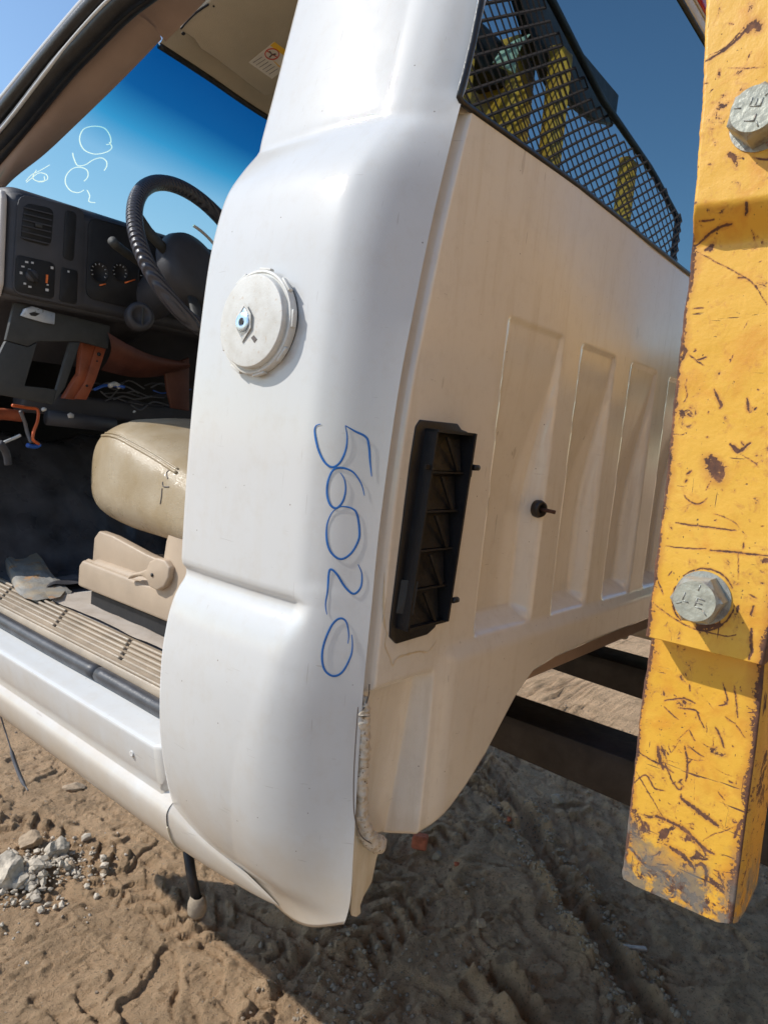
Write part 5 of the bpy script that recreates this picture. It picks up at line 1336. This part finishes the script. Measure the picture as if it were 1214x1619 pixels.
# mast, overhead frame and body behind
for x in (1.28, 1.95):
    obj('mast_channel', box(x, x + 0.11, -0.42, -0.22, -1.35, 1.25, 0.008), M['yellow_plain'], fk, auto=40)
obj('mast_cylinder', tube([Vector((1.67, -0.32, -1.3)), Vector((1.67, -0.32, 1.1))], 0.045, 20), M['dark_steel'], fk)
obj('mast_crosshead', box(1.28, 2.06, -0.36, -0.26, 1.10, 1.22, 0.01), M['dark_steel'], fk)
obj('bonnet', prism([Vector((1.15, y, z)) for y, z in [(-0.62, -1.10), (-0.62, -0.25), (-1.0, -0.22), (-1.25, -0.10), (-2.3, -0.08), (-2.45, -0.3), (-2.45, -1.15)]], (1.05, 0, 0), 0.05, 3), M['yellow_plain'], fk, auto=40)
obj('counterweight', prism([Vector((1.12, y, z)) for y, z in [(-2.3, -1.25), (-2.3, -0.2), (-2.75, -0.25), (-2.9, -0.6), (-2.85, -1.25)]], (1.11, 0, 0), 0.06, 3), M['dark_steel'], fk, auto=40)
for x in (1.18, 2.12):
    obj('guard_post', tube([Vector((x, -0.66, -0.25)), Vector((x, -0.80, 0.65)), Vector((x, -1.0, 0.80)), Vector((x, -2.0, 0.78)), Vector((x, -2.3, -0.1))], 0.03, 10), M['dark_steel'], fk)
for k in range(6):
    obj('roof_bar', box(1.20, 2.12, -1.0 - k * 0.18 - 0.02, -1.0 - k * 0.18 + 0.02, 0.77, 0.80, 0.004), M['dark_steel'], fk)
obj('operator_seat', join(box(1.45, 1.88, -1.75, -1.35, -0.08, 0.02, 0.03, 3), box(1.45, 1.88, -1.85, -1.74, 0.0, 0.42, 0.03, 3)), M['rubber'], fk)
for (x, y, r) in ((1.02, -0.75, 0.34), (2.20, -0.75, 0.34), (1.08, -2.2, 0.27), (2.16, -2.2, 0.27)):
    wv = lathe(Vector((x, y, GH + r - 0.01)), (1, 0, 0), [(r * 0.55, -0.0), (r * 0.93, 0.0), (r, 0.025), (r, 0.15), (r * 0.93, 0.18), (r * 0.55, 0.18), (r * 0.5, 0.14), (0.05, 0.13)], 36)
    wh = obj('wheel', wv, M['rubber'], fk, auto=40)
    obj('rim', lathe(Vector((x, y, GH + r - 0.01)), (1, 0, 0), [(r * 0.56, 0.005), (r * 0.56, 0.175), (r * 0.3, 0.15), (0.04, 0.15)], 24), M['yellow_plain'], wh, auto=40)

# ------------------------------------------------------------------ loose things on the ground
def stone(name, px, py, r, mat, label, cat='stone', seed=0, flat=0.75, group=None, sink=0.35, sub=2):
    p = P(px, py, Z=GH); z = gz(p.x, p.y)
    o = obj(name, rock((p.x, p.y, z + r * flat * (1 - sink)), r, seed, flat, sub), M[mat], smooth=False)
    return tag(o, label, cat, group)
# red brick fragment
bp = P(662, 1350, Z=GH)
bm_ = xform(box(-0.040, 0.040, -0.026, 0.026, -0.022, 0.022, 0.006, 2), Matrix.Translation((bp.x, bp.y, gz(bp.x, bp.y) + 0.022)) @ Matrix.Rotation(0.5, 4, 'Z') @ Matrix.Rotation(0.35, 4, 'Y'))
bm_ = ([p + Vector((noise.noise(p * 60), noise.noise(p * 60 + Vector((4, 4, 4))), noise.noise(p * 60 + Vector((8, 1, 2))))) * 0.006 for p in bm_[0]], bm_[1])
tag(obj('brick_fragment', bm_, M['brick'], smooth=False), 'broken red brick lying in shade below the cab corner', 'brick')
stone('stone', 690, 1362, 0.024, 'rock_grey', 'dull reddish grey stone touching the broken red brick', seed=11)
stone('stone', 880, 1277, 0.030, 'rock_grey', 'largest smooth grey stone, in shade left of the yellow upright', seed=12, flat=0.7, sub=3)
stone('stone', 760, 1472, 0.020, 'rock_brown', 'small reddish brown stone in the middle of the shaded tyre marks', seed=14)
stone('stone', 872, 1475, 0.017, 'rock_grey', 'pale grey pebble beside the deep rut in the shade', seed=15)
stone('stone', 720, 1377, 0.012, 'brick', 'tiny orange brick chip right of the broken red brick', seed=16)
stone('stone', 803, 1307, 0.013, 'brick', 'small orange pebble at the upper end of the deep rut', seed=17)
stone('stone', 784, 1318, 0.016, 'rock_grey', 'small white-grey stone at the upper end of the deep rut', seed=18)
stone('stone', 118, 1247, 0.040, 'rock_brown', 'flat buff stone on sunlit mud under the white sill', seed=19, flat=0.4)
stone('stone', 92, 1357, 0.052, 'rock_white', 'largest pale lump on top of the white rubble heap', seed=20, flat=0.8, sub=3)
stone('stone', 14, 1402, 0.058, 'rock_white', 'angular pale lump at the left picture edge of the rubble heap', seed=21, flat=0.85, sub=3)
stone('stone', 48, 1340, 0.038, 'rock_brown', 'brown-grey lump at the upper rim of the white rubble heap', seed=22, sub=3)
stone('stone', 110, 1382, 0.032, 'rock_brown', 'brown lump at the right rim of the white rubble heap', seed=24)
stone('stone', 166, 1387, 0.018, 'rock_brown', 'small orange-brown stone right of the white rubble heap', seed=25)
wp = P(1002, 1507, Z=GH)
wv_ = xform(box(-0.038, 0.038, -0.008, 0.008, -0.004, 0.004, 0.002), Matrix.Translation((wp.x, wp.y, gz(wp.x, wp.y) + 0.010)) @ Matrix.Rotation(-0.75, 4, 'Z') @ Matrix.Rotation(0.1, 4, 'Y'))
tag(obj('wood_splinter', wv_, M['wood'], smooth=False), 'flat pale wood splinter at the lower end of the rut', 'wood')
# rubble heap, gravel
rp = P(58, 1390, Z=GH); rr_ = random.Random(4); parts_ = []
for k in range(700):
    a = rr_.uniform(0, 6.28); d = abs(rr_.gauss(0, 0.11)); x = rp.x + math.cos(a) * d * 1.25; y = rp.y + math.sin(a) * d
    s = rr_.choice([0.003, 0.004, 0.005, 0.006, 0.008, 0.012, 0.022 if k % 9 == 0 else 0.005]) * rr_.uniform(0.7, 1.5)
    parts_.append(rock((x, y, gz(x, y) + 0.028 * math.exp(-(d / 0.1) ** 2) + s * 0.3), s, k, 0.8, 1))
o = obj('rubble', join(*parts_), M['rock_white'], smooth=False); tag(o, 'pale crushed concrete rubble heaped on the sunlit mud', 'rubble', kind='stuff')
parts_ = []
for k in range(1500):
    if k < 650:
        t_ = rr_.random(); sgn = rr_.choice([-1, 1]); x = 2.62 + (1.85 - 2.62) * t_ + rr_.gauss(0, 0.015) + sgn * 0.052; y = 1.30 + (0.38 - 1.30) * t_ + rr_.gauss(0, 0.015) - sgn * 0.05
        s = rr_.choice([0.003, 0.004, 0.006, 0.008]) * rr_.uniform(0.7, 1.5)
    elif k < 900:
        c_ = P(560, 1560, Z=GH); x = c_.x + rr_.gauss(0, 0.15); y = c_.y + rr_.gauss(0, 0.12); s = rr_.choice([0.003, 0.004, 0.006, 0.009]) * rr_.uniform(0.8, 1.3)
    else:
        x = rr_.uniform(0.4, 4); y = rr_.uniform(-0.2, 3.4); s = rr_.choice([0.003, 0.004, 0.005, 0.008]) * rr_.uniform(0.8, 1.4)
    parts_.append(rock((x, y, gz(x, y) + s * 0.35), s, k, 0.8, 1))
o = obj('gravel', join(*parts_), M['rock_grey'], smooth=False); tag(o, 'loose grit and pebbles scattered over the mud', 'gravel', kind='stuff')

# ------------------------------------------------------------------ trees behind the viewpoint (they show as reflections in the paint)
def tree(x, y, h, seed, label):
    rr = random.Random(seed); t_ = thing('tree', (x, y, GH), label, 'tree')
    tr = [Vector((x, y, GH)), Vector((x + 0.2, y, GH + h * 0.3)), Vector((x + 0.1, y + 0.2, GH + h * 0.6))]
    limbs = [tube(catmull(tr, 4), lambda q_: 0.22 * (1 - 0.6 * q_), 8)]
    blobs = []
    for k in range(9):
        a = rr.uniform(0, 6.28); e = Vector((x + math.cos(a) * h * 0.28 * rr.uniform(0.3, 1), y + math.sin(a) * h * 0.28 * rr.uniform(0.3, 1), GH + h * rr.uniform(0.5, 0.92)))
        limbs.append(tube([tr[1].lerp(tr[2], rr.random()), e], lambda q_: 0.07 * (1 - 0.7 * q_), 6)); blobs.append((e, h * rr.uniform(0.10, 0.18)))
    obj('trunk', join(*limbs), M['bark'], t_)
    V, Fc = [], []
    for c_, r_ in blobs:
        for k in range(420):
            d = Vector((rr.gauss(0, 1), rr.gauss(0, 1), rr.gauss(0, 0.8))); p = c_ + d * r_ * 0.62
            s = 0.12; u = Vector((rr.gauss(0, 1), rr.gauss(0, 1), rr.gauss(0, 1))).normalized(); w = u.cross(Vector((rr.gauss(0, 1), rr.gauss(0, 1), rr.gauss(0, 1)))).normalized()
            n0 = len(V); V += [p + u * s, p + w * s * 0.6, p - u * s, p - w * s * 0.6]; Fc.append((n0, n0 + 1, n0 + 2, n0 + 3))
    obj('crown', (V, Fc), M['leaf'], t_, smooth=False)
for i, (x, y, h, lb) in enumerate(((9, -6, 5.5, 'bushy green tree nearest behind the forklift'), (15, -9, 7, 'tall green tree beyond the forklift to the right'), (20, -5, 5.0, 'low spreading tree far right of the forklift'), (6, -13, 6.5, 'green tree far behind the forklift'))):
    tree(x, y, h, 50 + i, lb)
